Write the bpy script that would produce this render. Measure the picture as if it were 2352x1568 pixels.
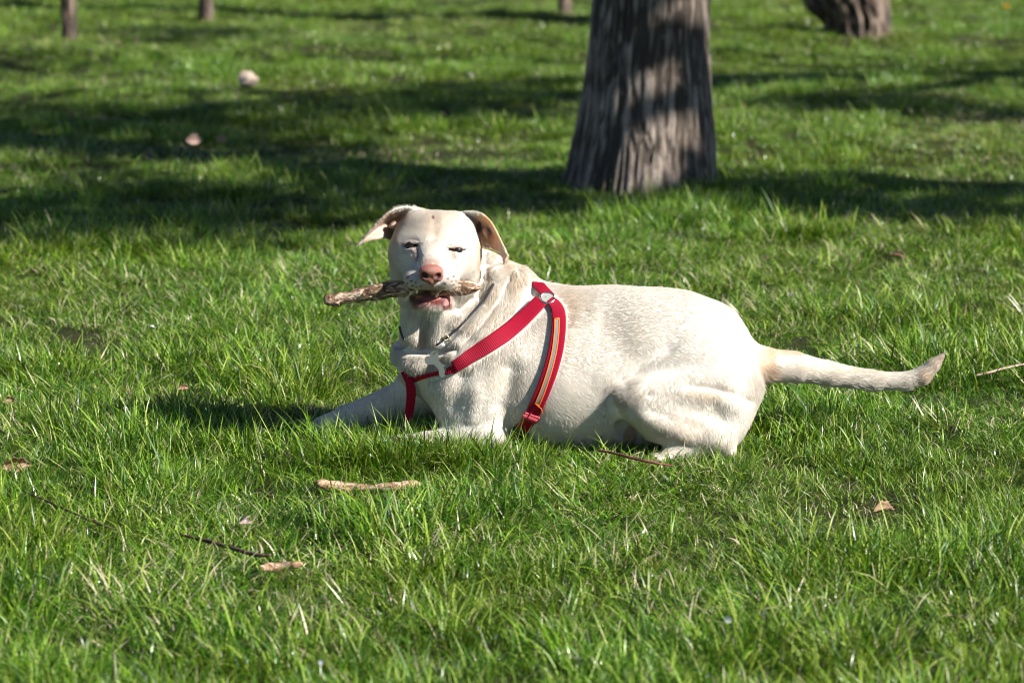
import bpy, bmesh, math, random
import numpy as np
from mathutils import Vector, Matrix
from mathutils.bvhtree import BVHTree

for _o in list(bpy.data.objects):
    bpy.data.objects.remove(_o)
scene = bpy.context.scene
COL = scene.collection
R = math.radians

# ------------------------------------------------------------------ camera
CAM_H, FOCAL, PITCH = 1.41, 100.0, R(11.54)
cam_d = bpy.data.cameras.new("camera")
cam_d.lens = FOCAL
cam_d.sensor_width = 36.0
cam_d.clip_start, cam_d.clip_end = 0.1, 2000.0
cam_d.dof.use_dof = True
cam_d.dof.focus_distance = 5.88
cam_d.dof.aperture_fstop = 4.4
cam_d.dof.aperture_blades = 8
cam = bpy.data.objects.new("camera", cam_d)
cam.location = (0, 0, CAM_H)
cam.rotation_euler = (math.pi / 2 - PITCH, 0, 0)
COL.objects.link(cam)
scene.camera = cam

# ------------------------------------------------------------------ sky and sun
SUN_EL, SUN_AZ = R(34.5), R(22.0)      # azimuth: from the right, this much towards the camera
SUN_DIR = Vector((math.cos(SUN_EL) * math.cos(SUN_AZ), -math.cos(SUN_EL) * math.sin(SUN_AZ), math.sin(SUN_EL)))
world = bpy.data.worlds.new("World")
scene.world = world
world.use_nodes = True
wn = world.node_tree
wn.nodes.clear()
w_out = wn.nodes.new("ShaderNodeOutputWorld")
w_bg = wn.nodes.new("ShaderNodeBackground")
w_sky = wn.nodes.new("ShaderNodeTexSky")
w_sky.sky_type = "NISHITA"
w_sky.sun_disc = False
w_sky.sun_elevation = SUN_EL
w_sky.sun_rotation = math.atan2(SUN_DIR.x, SUN_DIR.y)
w_sky.air_density, w_sky.dust_density = 0.8, 0.1
w_sky.altitude = 900
w_bg.inputs["Strength"].default_value = 0.05
wn.links.new(w_sky.outputs[0], w_bg.inputs[0])
wn.links.new(w_bg.outputs[0], w_out.inputs[0])
sun_d = bpy.data.lights.new("sun", "SUN")
sun_d.energy = 5.0
sun_d.angle = R(0.53)
sun_d.color = (1.0, 0.965, 0.90)
sun = bpy.data.objects.new("sun", sun_d)
sun.rotation_euler = SUN_DIR.to_track_quat("Z", "Y").to_euler()
sun.location = SUN_DIR * 40
COL.objects.link(sun)
scene.view_settings.view_transform = "Standard"
scene.view_settings.look = "None"
scene.view_settings.use_curve_mapping = False
scene.view_settings.gamma = 1.0
scene.view_settings.exposure = 1.15
scene.cycles.max_bounces = 8
scene.cycles.diffuse_bounces = 2
scene.cycles.glossy_bounces = 2
scene.cycles.transparent_max_bounces = 4
scene.cycles.use_denoising = True
scene.cycles.filter_width = 1.1

# ------------------------------------------------------------------ helpers
FPX = 2352 * FOCAL / 36.0
CP, SP = math.cos(PITCH), math.sin(PITCH)
Y0 = 5.864                                       # distance of the dog's middle plane
S = FPX / (Y0 * CP + CAM_H * SP)                 # pixels of the 2352 px wide view per metre at the dog


def P(px, py, dy=0.0, y=None):
    """World point seen at (px, py) of the 2352 x 1568 view, at depth Y0 + dy (or y)."""
    Y = (Y0 + dy) if y is None else y
    u, v = (px - 1176) / FPX, (784 - py) / FPX
    d = np.array([u, CP + v * SP, -SP + v * CP])
    t = Y / d[1]
    return np.array([0, 0, CAM_H]) + d * t


def G(px, py, z=0.0):
    """Ground point seen at (px, py)."""
    u, v = (px - 1176) / FPX, (784 - py) / FPX
    d = np.array([u, CP + v * SP, -SP + v * CP])
    return np.array([0, 0, CAM_H]) + d * ((z - CAM_H) / d[2])


def tag(o, label=None, cat=None, group=None, kind=None):
    for k, v in (("label", label), ("category", cat), ("group", group), ("kind", kind)):
        if v:
            o[k] = v
    return o


def mesh_obj(name, verts, faces, mat=None, parent=None, smooth=True):
    me = bpy.data.meshes.new(name)
    me.from_pydata([tuple(map(float, v)) for v in verts], [], [tuple(map(int, f)) for f in faces])
    if smooth:
        me.polygons.foreach_set("use_smooth", np.ones(len(me.polygons), dtype=bool))
    me.update()
    o = bpy.data.objects.new(name, me)
    if mat:
        me.materials.append(mat)
    if parent:
        o.parent = parent
    COL.objects.link(o)
    return o


def fast_mesh(name, V, quads, smooth=True):
    me = bpy.data.meshes.new(name)
    n, m = len(V), len(quads)
    k = quads.shape[1]
    me.vertices.add(n)
    me.vertices.foreach_set("co", np.ascontiguousarray(V, dtype=np.float32).ravel())
    me.loops.add(m * k)
    me.loops.foreach_set("vertex_index", np.ascontiguousarray(quads, dtype=np.int32).ravel())
    me.polygons.add(m)
    me.polygons.foreach_set("loop_start", np.arange(0, m * k, k, dtype=np.int32))
    if smooth:
        me.polygons.foreach_set("use_smooth", np.ones(m, dtype=bool))
    me.update(calc_edges=True)
    me.validate()
    return me


def empty(name, loc, parent=None):
    o = bpy.data.objects.new(name, None)
    o.location = loc
    o.empty_display_size = 0.1
    if parent:
        o.parent = parent
    COL.objects.link(o)
    return o


def sstep(a, b, x):
    t = np.clip((x - a) / (b - a), 0, 1)
    return t * t * (3 - 2 * t)


def _hash(ix, iy, iz, seed):
    h = (ix.astype(np.int64) * 374761393 + iy.astype(np.int64) * 668265263 + iz.astype(np.int64) * 2147483647 + seed * 974711) & 0xFFFFFFFF
    h = ((h ^ (h >> 13)) * 1274126177) & 0xFFFFFFFF
    h = ((h ^ (h >> 16)) * 2246822519) & 0xFFFFFFFF
    return ((h ^ (h >> 15)) & 0xFFFFFF) / float(0xFFFFFF)


def vnoise(p, seed=0):
    """Value noise 0..1 at an (n,3) array of points."""
    p = np.asarray(p, dtype=np.float64)
    i = np.floor(p).astype(np.int64)
    f = p - i
    f = f * f * (3 - 2 * f)
    r = 0
    for dx in (0, 1):
        for dy in (0, 1):
            for dz in (0, 1):
                w = (f[:, 0] if dx else 1 - f[:, 0]) * (f[:, 1] if dy else 1 - f[:, 1]) * (f[:, 2] if dz else 1 - f[:, 2])
                r = r + w * _hash(i[:, 0] + dx, i[:, 1] + dy, i[:, 2] + dz, seed)
    return r


def fbm(p, octv=4, seed=0, gain=0.5):
    a, s, t = 1.0, 0, 0
    p = np.asarray(p, dtype=np.float64)
    for k in range(octv):
        s = s + a * vnoise(p, seed + k * 17)
        t += a
        a *= gain
        p = p * 2.03
    return s / t


# ------------------------------------------------------------------ materials
def new_mat(name):
    m = bpy.data.materials.new(name)
    m.use_nodes = True
    nt = m.node_tree
    return m, nt, nt.nodes["Principled BSDF"]


def N(nt, typ, **kw):
    n = nt.nodes.new(typ)
    for k, v in kw.items():
        if k in n.inputs:
            n.inputs[k].default_value = v
        else:
            setattr(n, k, v)
    return n


def ramp(nt, fac, stops):
    r = nt.nodes.new("ShaderNodeValToRGB")
    cr = r.color_ramp
    while len(cr.elements) < len(stops):
        cr.elements.new(0.5)
    for e, (pos, c) in zip(cr.elements, stops):
        e.position = pos
        e.color = (*c, 1)
    nt.links.new(fac, r.inputs[0])
    return r.outputs[0]


def plain_mat(name, col, rough=0.6, metal=0.0, spec=0.5):
    m, nt, b = new_mat(name)
    b.inputs["Base Color"].default_value = (*col, 1)
    b.inputs["Roughness"].default_value = rough
    b.inputs["Metallic"].default_value = metal
    b.inputs["Specular IOR Level"].default_value = spec
    return m


def noise_mat(name, stops, scale=30, detail=6, rough=0.85, bump=0.4, bdist=0.004, stretch=(1, 1, 1), spec=0.3):
    m, nt, b = new_mat(name)
    tc = N(nt, "ShaderNodeTexCoord")
    mp = N(nt, "ShaderNodeMapping")
    mp.inputs["Scale"].default_value = stretch
    nt.links.new(tc.outputs["Object"], mp.inputs[0])
    nz = N(nt, "ShaderNodeTexNoise", Scale=scale, Detail=detail, Roughness=0.65)
    nt.links.new(mp.outputs[0], nz.inputs["Vector"])
    nt.links.new(ramp(nt, nz.outputs[0], stops), b.inputs["Base Color"])
    bp = N(nt, "ShaderNodeBump", Strength=bump, Distance=bdist)
    nt.links.new(nz.outputs[0], bp.inputs["Height"])
    nt.links.new(bp.outputs[0], b.inputs["Normal"])
    b.inputs["Roughness"].default_value = rough
    b.inputs["Specular IOR Level"].default_value = spec
    return m

# ------------------------------------------------------------------ ground
def gz(xy):
    """Height of the lawn: flat round the dog, gently lumpy beyond."""
    xy = np.atleast_2d(np.asarray(xy, dtype=float))
    x, y = xy[:, 0], xy[:, 1]
    p = np.stack([x * .55, y * .8, np.zeros_like(x)], 1)
    far = sstep(7.0, 9.5, y)
    near = sstep(5.45, 5.0, y)
    z = (fbm(p, 3, 31) - .5) * (.11 * far) - .045 * sstep(8.2, 10.5, y)
    z += (fbm(np.stack([x * 2.6, y * 2.6, 0 * x], 1), 2, 7) - .5) * (.05 * far + .03 * near)
    return z * sstep(60, 30, np.hypot(x, y - 10))


def grid_mesh(xs, ys):
    X, Y = np.meshgrid(xs, ys, indexing="ij")
    v = np.stack([X.ravel(), Y.ravel(), gz(np.stack([X.ravel(), Y.ravel()], 1))], 1)
    n, m = len(xs), len(ys)
    i = (np.arange(n - 1)[:, None] * m + np.arange(m - 1)[None, :]).ravel()
    return v, np.stack([i, i + m, i + m + 1, i + 1], 1)


def _spread(lo, hi, step, far):
    mid = np.arange(lo, hi + 1e-6, step)
    out = np.array([4, 12, 30, 80, 200, far])
    return np.concatenate([(lo - out)[::-1], mid, hi + out])


_gv, _gq = grid_mesh(_spread(-5, 6, .12, 700), _spread(2.5, 22, .12, 900))
ground_me = fast_mesh("ground", _gv, _gq)
gm, gnt, gb = new_mat("soil_and_moss")
_tc = N(gnt, "ShaderNodeTexCoord")
_n1 = N(gnt, "ShaderNodeTexNoise", Scale=2.2, Detail=8, Roughness=.7)
_n2 = N(gnt, "ShaderNodeTexNoise", Scale=70, Detail=4, Roughness=.7)
gnt.links.new(_tc.outputs["Object"], _n1.inputs["Vector"])
gnt.links.new(_tc.outputs["Object"], _n2.inputs["Vector"])
_mx = N(gnt, "ShaderNodeMix", data_type="RGBA")
gnt.links.new(_n1.outputs[0], _mx.inputs[0])
gnt.links.new(ramp(gnt, _n2.outputs[0], [(.3, (.008, .013, .004)), (.7, (.022, .034, .009))]), _mx.inputs[6])
gnt.links.new(ramp(gnt, _n2.outputs[0], [(.3, (.018, .018, .008)), (.7, (.075, .065, .032))]), _mx.inputs[7])
gnt.links.new(_mx.outputs[2], gb.inputs["Base Color"])
gb.inputs["Roughness"].default_value = 1
gb.inputs["Specular IOR Level"].default_value = .1
_bp = N(gnt, "ShaderNodeBump", Strength=.6, Distance=.02)
gnt.links.new(_n2.outputs[0], _bp.inputs["Height"])
gnt.links.new(_bp.outputs[0], gb.inputs["Normal"])
ground_me.materials.append(gm)
ground = bpy.data.objects.new("ground", ground_me)
COL.objects.link(ground)
tag(ground, "grass covered park lawn under the dog and the trees", kind="structure")

# ------------------------------------------------------------------ trees
def bark_mat(name, dark, mid, light, sc=1.0):
    m, nt, b = new_mat(name)
    tc = N(nt, "ShaderNodeTexCoord")
    mp = N(nt, "ShaderNodeMapping")
    mp.inputs["Scale"].default_value = (1, 1, .22)
    nt.links.new(tc.outputs["Object"], mp.inputs[0])
    n1 = N(nt, "ShaderNodeTexNoise", Scale=38 * sc, Detail=9, Roughness=.72, Distortion=.6)
    n2 = N(nt, "ShaderNodeTexNoise", Scale=5 * sc, Detail=4, Roughness=.6)
    nt.links.new(mp.outputs[0], n1.inputs["Vector"])
    nt.links.new(tc.outputs["Object"], n2.inputs["Vector"])
    at = N(nt, "ShaderNodeAttribute", attribute_name="furrow")
    a = N(nt, "ShaderNodeMath", operation="MULTIPLY_ADD")
    nt.links.new(n1.outputs[0], a.inputs[0])
    a.inputs[1].default_value = .75
    nt.links.new(at.outputs["Fac"], a.inputs[2])
    c1 = ramp(nt, a.outputs[0], [(.42, dark), (.72, mid), (.98, light)])
    mx = N(nt, "ShaderNodeMix", data_type="RGBA", blend_type="MULTIPLY")
    mx.inputs[0].default_value = .8
    nt.links.new(c1, mx.inputs[6])
    nt.links.new(ramp(nt, n2.outputs[0], [(.3, (.72, .62, .55)), (.6, (1, 1, 1)), (.8, (1.0, .90, .80))]), mx.inputs[7])
    nt.links.new(mx.outputs[2], b.inputs["Base Color"])
    bp = N(nt, "ShaderNodeBump", Strength=1.0, Distance=.02)
    nt.links.new(n1.outputs[0], bp.inputs["Height"])
    nt.links.new(bp.outputs[0], b.inputs["Normal"])
    b.inputs["Roughness"].default_value = .9
    b.inputs["Specular IOR Level"].default_value = .2
    return m


bark_grey = bark_mat("furrowed_grey_brown_bark", (.095, .078, .064), (.48, .405, .345), (.76, .67, .59))
bark_tan = bark_mat("pale_brown_bark", (.07, .054, .044), (.34, .26, .21), (.60, .49, .41), 1.2)
leaf_m, leaf_nt, leaf_b = new_mat("spring_leaves")
leaf_b.inputs["Base Color"].default_value = (.06, .12, .025, 1)
leaf_b.inputs["Roughness"].default_value = .6


def trunk_mesh(name, rings, relief, furrows, seed, mat, parent, nang=150, top_rows=26):
    """rings: (z, x, y, radius, flare) from the ground up; furrowed bark as real relief."""
    zs_ = np.array([r[0] for r in rings], float)
    z = np.concatenate([np.linspace(zs_[0], min(1.3, zs_[-1]), 95), np.linspace(1.3, zs_[-1], top_rows)[1:]]) if zs_[-1] > 1.3 else np.linspace(zs_[0], zs_[-1], 95)
    it = lambda k: np.interp(z, zs_, [r[k] for r in rings])
    cx, cy, rad, fl = it(1), it(2), it(3), it(4)
    a = np.linspace(0, 2 * np.pi, nang, endpoint=False)
    Z, A = np.meshgrid(z, a, indexing="ij")
    rr = rad[:, None] * np.ones_like(A)
    lob = vnoise(np.stack([np.cos(A).ravel() * 1.9, np.sin(A).ravel() * 1.9, Z.ravel() * .3 + seed], 1), seed).reshape(A.shape)
    rr = rr * (1 + fl[:, None] * (lob - .4) * 1.1)
    q = np.stack([np.cos(A).ravel() * furrows, np.sin(A).ravel() * furrows, Z.ravel() * 5.0], 1)
    wob = fbm(np.stack([np.cos(A).ravel() * 2, np.sin(A).ravel() * 2, Z.ravel() * 5], 1), 2, seed + 3)[:, None]
    f = 1 - np.abs(2 * fbm(q + wob * 2.0, 2, seed + 1, .4) - 1) * 2.4
    f = np.clip(f, -.4, 1)
    g = fbm(np.stack([np.cos(A).ravel() * 11, np.sin(A).ravel() * 11, Z.ravel() * 9], 1), 3, seed + 5) - .5
    br = vnoise(np.stack([np.cos(A).ravel() * 7, np.sin(A).ravel() * 7, Z.ravel() * 16 + 2 * wob[:, 0]], 1), seed + 8)
    h = (-sstep(.1, .95, f) * (.55 + .45 * br) - .55 * sstep(.62, .8, br) + .9 * g)
    rr = rr + relief * h.reshape(A.shape)
    V = np.stack([(cx[:, None] + np.cos(A) * rr).ravel(), (cy[:, None] + np.sin(A) * rr).ravel(), Z.ravel()], 1)
    n, m = A.shape
    i = np.arange(n - 1)[:, None] * m
    j = np.arange(m)[None, :]
    Q = np.stack([(i + j), (i + (j + 1) % m), (i + m + (j + 1) % m), (i + m + j)], -1).reshape(-1, 4)
    me = fast_mesh(name, V, Q)
    at = me.attributes.new("furrow", "FLOAT", "POINT")
    at.data.foreach_set("value", (.30 * (h + .5) + .08).astype(np.float32))
    me.materials.append(mat)
    o = bpy.data.objects.new(name, me)
    o.parent = parent
    COL.objects.link(o)
    return o


def tube_mesh(paths, nside=7):
    """Joined tubes; each path is a list of (x, y, z, r)."""
    V, F = [], []
    for pts in paths:
        pts = [np.array(p, float) for p in pts]
        base = len(V)
        for k, p in enumerate(pts):
            t = pts[min(k + 1, len(pts) - 1)][:3] - pts[max(k - 1, 0)][:3]
            t = t / (np.linalg.norm(t) + 1e-9)
            u = np.cross(t, (0.3, 0.2, 1) if abs(t[2]) < .9 else (1, 0, 0))
            u /= np.linalg.norm(u) + 1e-9
            w = np.cross(t, u)
            for j in range(nside):
                a = 2 * np.pi * j / nside
                V.append(p[:3] + p[3] * (math.cos(a) * u + math.sin(a) * w))
        for k in range(len(pts) - 1):
            for j in range(nside):
                a, b = base + k * nside + j, base + k * nside + (j + 1) % nside
                F.append((a, b, b + nside, a + nside))
        F.append(tuple(base + j for j in range(nside))[::-1])
        F.append(tuple(base + (len(pts) - 1) * nside + j for j in range(nside)))
    return V, F


def crown(parent, top, clumps, rng, leaf=.075):
    """Limbs from the trunk's top to each leaf clump, twigs and leaves: the parts limb and crown."""
    paths, LV, LF = [], [], []
    top = np.array(top, float)
    for c, r, n in clumps:
        c = np.array(c, float)
        L = np.linalg.norm(c - top)
        pts = []
        for t in np.linspace(0, 1, 7):
            p = top + (c - top) * t
            p[2] += .22 * L * math.sin(math.pi * t * .8)
            p += rng.normal(0, .03 * L, 3) * math.sin(math.pi * t)
            pts.append((*p, .075 * (1 - t) + .018))
        paths.append(pts)
        end = np.array(pts[-1][:3])
        for _ in range(int(10 + 6 * r)):
            d = rng.normal(0, 1, 3)
            d /= np.linalg.norm(d)
            tip = c + d * r * np.array([1, 1, .7]) * rng.uniform(.5, 1)
            mid = (end + tip) / 2 + rng.normal(0, .08 * r, 3)
            paths.append([(*end, .014), (*mid, .009), (*tip, .003)])
        d = rng.normal(0, 1, (n, 3))
        d /= np.linalg.norm(d, axis=1)[:, None]
        q = c + d * (r * rng.uniform(0, 1, (n, 1)) ** .45) * np.array([1, 1, .7])
        for p in q:
            u = rng.normal(0, 1, 3)
            u /= np.linalg.norm(u)
            w = np.cross(u, rng.normal(0, 1, 3))
            w /= np.linalg.norm(w) + 1e-9
            s = leaf * rng.uniform(.6, 1.3)
            b = len(LV)
            LV += [p - u * s * .5, p + w * s * .32, p + u * s * .5, p - w * s * .32]
            LF.append((b, b + 1, b + 2, b + 3))
    V, F = tube_mesh(paths, 6)
    mesh_obj("limbs", V, F, bark_grey, parent)
    mesh_obj("crown", LV, LF, leaf_m, parent, smooth=False)


def up_sun(g, h):
    """Where something must hang, h metres up, for its shade to fall on ground point g."""
    d = np.array(SUN_DIR)
    return np.array(g, float) + d * (h / d[2])


rng_t = np.random.default_rng(5)
# the big trunk behind the dog
tb = G(1487, 420)
big = empty("tree", (0, 0, 0))
tag(big, "thick furrowed tree trunk standing in the grass right behind the dog", "tree")
_sc = FPX / (tb[1] * CP + CAM_H * SP)
TR = lambda px, py: P(px, py, y=tb[1] + .05)
_rings = []
for _py, _xl, _xr, _f in ((440, 1300, 1668, .25), (405, 1307, 1664, .22), (370, 1315, 1659, .16), (320, 1325, 1654, .10), (250, 1338, 1647, .06), (150, 1352, 1641, .04), (0, 1367, 1640, .03)):
    a_, b_ = TR(_xl, _py), TR(_xr, _py)
    _rings.append((a_[2], (a_[0] + b_[0]) / 2, tb[1] + .26, (b_[0] - a_[0]) / 2, _f))
_rings[0] = (-.08,) + _rings[0][1:3] + (_rings[0][3] * 1.04, .3)
_x0, _r0 = _rings[-1][1], _rings[-1][3]
_rings += [(1.6, _x0 + .02, tb[1] + .27, _r0 * .9, .02), (3.4, _x0 + .1, tb[1] + .3, _r0 * .75, 0), (4.6, _x0 + .15, tb[1] + .35, _r0 * .55, 0)]
trunk_mesh("trunk", _rings, .009, 15, 11, bark_grey, big, nang=260)
_top = (_x0 + .15, tb[1] + .35, 4.5)
crown(big, _top, [((_x0 - 1.2, tb[1] + 1.6, 6.2), 1.0, 160), ((_x0 + 1.6, tb[1] + 1.4, 6.6), 1.1, 160), ((_x0 + .1, tb[1] + 2.2, 7.2), 1.2, 160)], rng_t)

# leaning trunk at the top right
rb = G(1982, 66)
lean = empty("tree", (0, 0, 0))
tag(lean, "leaning pale barked tree trunk far back at the right, with a dark shadow", "tree")
_rr = []
for _py, _xl, _xr, _f in ((84, 1893, 2070, .22), (66, 1895, 2062, .18), (40, 1893, 2058, .1), (0, 1878, 2052, .06)):
    a_, b_ = P(_xl, _py, y=rb[1]), P(_xr, _py, y=rb[1])
    _rr.append((a_[2], (a_[0] + b_[0]) / 2, rb[1] + .18, (b_[0] - a_[0]) / 2, _f))
_rr[0] = (-.1,) + _rr[0][1:]
_z1, _x1, _r1 = _rr[-1][0], _rr[-1][1], _rr[-1][3]
_rr += [(_z1 + .8, _x1 - .30, rb[1] + .2, _r1 * .9, .05), (3.2, _x1 - .9, rb[1] + .3, _r1 * .7, 0), (4.4, _x1 - 1.2, rb[1] + .4, _r1 * .5, 0)]
_t = trunk_mesh("trunk", _rr, .022, 4.2, 23, bark_tan, lean, nang=120)
_kn = P(1868, 12, y=rb[1] + .1)
_e = np.array([_x1 - .12, rb[1] + .18, _kn[2] - .05])
V, F = tube_mesh([[(*(_e), .07), (*((_e + _kn) / 2 + (0, 0, .0)), .055), (*_kn, .045), (*(_kn + (-.05, 0, .06)), .02)]], 9)
mesh_obj("branch_stub", V, F, bark_tan, lean)
crown(lean, (_x1 - 1.2, rb[1] + .4, 4.3), [((_x1 - 2.2, rb[1] + 2, 6.0), 1.1, 140), ((_x1 - .2, rb[1] + 1.8, 6.3), 1.1, 140)], rng_t)

# three slender young trunks along the top edge
for _bx, _by, _w, _tx, _lab in ((161, 88, 35, 157, "slender dark young tree trunk near the top left corner of the lawn"),
                                (471, 37, 32, 473, "slender young tree trunk at the top edge, second from the left"),
                                (1300, 26, 30, 1297, "slender pale young tree trunk beside the big furrowed trunk")):
    g_ = G(_bx, _by)
    e_ = empty("tree", (0, 0, 0))
    tag(e_, _lab, "tree", "young trees at the back of the lawn")
    t_ = P(_tx, 0, y=g_[1])
    k_ = _w / (FPX / (g_[1] * CP + CAM_H * SP)) / 2
    dx_ = (t_[0] - g_[0]) / max(.02, t_[2])
    trunk_mesh("trunk", [(-.05, g_[0], g_[1], k_ * 1.25, .1), (.06, g_[0] + .06 * dx_, g_[1], k_ * 1.05, .05), (.5, g_[0] + .5 * dx_, g_[1], k_, 0), (2.6, g_[0] + 1.2 * dx_, g_[1], k_ * .7, 0)],
               .005, 2.2, 40 + _bx, bark_tan, e_, nang=40, top_rows=8)
    crown(e_, (g_[0] + 1.2 * dx_, g_[1], 2.5), [((g_[0] + .4, g_[1] + .6, 3.6), .7, 60), ((g_[0] - .5, g_[1] + .4, 3.9), .7, 60)], rng_t)

# two trees standing right of the view; their crowns shade the lawn behind the dog and the big trunk
_tp = np.array([tb[0] - .05, tb[1], .55])


def side_tree(base, top, clumps, label):
    e = empty("tree", (0, 0, 0))
    tag(e, label, "tree")
    b, t = np.array(base, float), np.array(top, float)
    trunk_mesh("trunk", [(-.08, b[0], b[1], .30, .25), (.4, b[0], b[1], .23, .08), (1.5, *(b[:2] + (t - b)[:2] * .35), .20, .02), (t[2], t[0], t[1], .14, 0)], .015, 5, int(b[0] * 10), bark_grey, e, nang=80)
    crown(e, t - (0, 0, .05), clumps, rng_t, .085)


def shade(px, py, h, r, n, dz=0.0):
    return (up_sun(G(px, py), h), r * 1.1, int(n * 2.9))


side_tree((7.4, 8.6, 0), (6.9, 8.0, 3.4),
          [shade(150, 505, 3.6, .62, 520), shade(560, 470, 3.9, .50, 330), shade(1000, 445, 3.7, .42, 260), shade(1250, 440, 3.6, .3, 150),
           shade(1900, 455, 3.5, .40, 240), shade(2250, 490, 3.6, .40, 230), shade(1700, 420, 3.4, .22, 90),
           (up_sun(_tp + (-.15, 0, .03), 3.2), .25, 150), (up_sun(_tp + (.03, 0, .22), 3.3), .24, 150)],
          "broad tree standing out on the lawn to the right of the dog")
side_tree((9.6, 12.2, 0), (9.2, 11.4, 3.8),
          [shade(60, 300, 4.3, .8, 560), shade(450, 260, 4.5, .6, 330), shade(1000, 225, 4.4, .55, 380), shade(700, 310, 4.0, .4, 150), shade(1280, 195, 4.6, .35, 110),
           shade(40, 135, 4.8, .5, 120), shade(2000, 228, 4.2, .40, 230), shade(2280, 255, 4.1, .3, 90), shade(430, 70, 5.0, .45, 120), shade(1980, 160, 4.0, .2, 40), shade(250, 400, 3.8, .3, 80)],
          "tall tree standing farther back to the right of the leaning trunk")

# ------------------------------------------------------------------ dog: one distance field, one skin
def axis(segs):
    """Grid coordinates from (start, stop, step) runs laid end to end."""
    out = []
    for a, b, h in segs:
        n = max(2, int(round((b - a) / h)))
        out.append(np.linspace(a, b, n, endpoint=False))
    return np.concatenate(out).astype(np.float32)


def _px(x):
    return float(P(x, 784, 0)[0])


def _pz(y):
    return float(P(1176, y, 0)[2])


XS = axis([(_px(650), _px(800), .005), (_px(800), _px(1190), .0021), (_px(1190), _px(1440), .0045), (_px(1440), _px(2210), .0045)])
YS = axis([(Y0 - .34, Y0 - .285, .004), (Y0 - .285, Y0 + .02, .0026), (Y0 + .02, Y0 + .25, .005)])
ZS = axis([(-.03, _pz(730), .0042), (_pz(730), _pz(450), .0021)])
FIELD = np.full((len(XS), len(YS), len(ZS)), 0.15, dtype=np.float32)


def _slab(lo, hi):
    s = []
    for ax, a, b in zip((XS, YS, ZS), lo, hi):
        i0, i1 = np.searchsorted(ax, a), np.searchsorted(ax, b)
        s.append(slice(max(0, i0 - 1), min(len(ax), i1 + 1)))
    return tuple(s)


def _apply(lo, hi, fn, k, sub=False, pad=0.03):
    sl = _slab(np.asarray(lo) - pad - k, np.asarray(hi) + pad + k)
    x, y, z = XS[sl[0]][:, None, None], YS[sl[1]][None, :, None], ZS[sl[2]][None, None, :]
    if 0 in (x.size, y.size, z.size):
        return
    d = fn(x, y, z).astype(np.float32)
    a = FIELD[sl]
    if sub:
        d = -d
        h = np.maximum(k - np.abs(a - d), 0) / k
        FIELD[sl] = np.maximum(a, d) + h * h * k * .25
    else:
        h = np.maximum(k - np.abs(a - d), 0) / k
        FIELD[sl] = np.minimum(a, d) - h * h * k * .25


def cone(a, ra, b, rb, k=.03, sub=False, sy=1.0):
    """Tapered capsule; a, b = (px, py, dy), radii in px; sy squashes it in depth."""
    A, B = P(*a), P(*b)
    ra, rb = ra / S, rb / S
    ab = B - A
    ab[1] /= sy
    L2 = float(ab @ ab) + 1e-9

    def fn(x, y, z):
        px_, py_, pz_ = x - A[0], (y - A[1]) / sy, z - A[2]
        t = np.clip((px_ * ab[0] + py_ * ab[1] + pz_ * ab[2]) / L2, 0, 1)
        d = np.sqrt((px_ - t * ab[0]) ** 2 + (py_ - t * ab[1]) ** 2 + (pz_ - t * ab[2]) ** 2) - (ra + t * (rb - ra))
        return d * min(1.0, .5 + .5 * sy)
    m = max(ra, rb) * max(1, sy)
    _apply(np.minimum(A, B) - m, np.maximum(A, B) + m, fn, k, sub)


def chain(pts, k=.03, sy=1.0, sub=False):
    for (x0, y0, d0, r0), (x1, y1, d1, r1) in zip(pts[:-1], pts[1:]):
        cone((x0, y0, d0), r0, (x1, y1, d1), r1, k, sub, sy)


def ball(c, r, k=.03, sub=False, rot=(0, 0, 0)):
    """Ellipsoid; c = (px, py, dy); r = (px, px, metres of depth); rot in degrees about y (in the picture plane), x, z."""
    C = P(*c)
    rr = np.array([r[0] / S, r[2], r[1] / S])
    M = (Matrix.Rotation(R(rot[0]), 3, "Y") @ Matrix.Rotation(R(rot[1]), 3, "X") @ Matrix.Rotation(R(rot[2]), 3, "Z"))
    M = np.array(M).T

    def fn(x, y, z):
        x, y, z = x - C[0], y - C[1], z - C[2]
        q = [(M[i, 0] * x + M[i, 1] * y + M[i, 2] * z) / rr[i] for i in range(3)]
        k0 = np.sqrt(q[0] ** 2 + q[1] ** 2 + q[2] ** 2)
        k1 = np.sqrt((q[0] / rr[0]) ** 2 + (q[1] / rr[1]) ** 2 + (q[2] / rr[2]) ** 2) + 1e-6
        return k0 * (k0 - 1) / k1
    m = float(max(rr))
    _apply(C - m, C + m, fn, k, sub)


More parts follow.
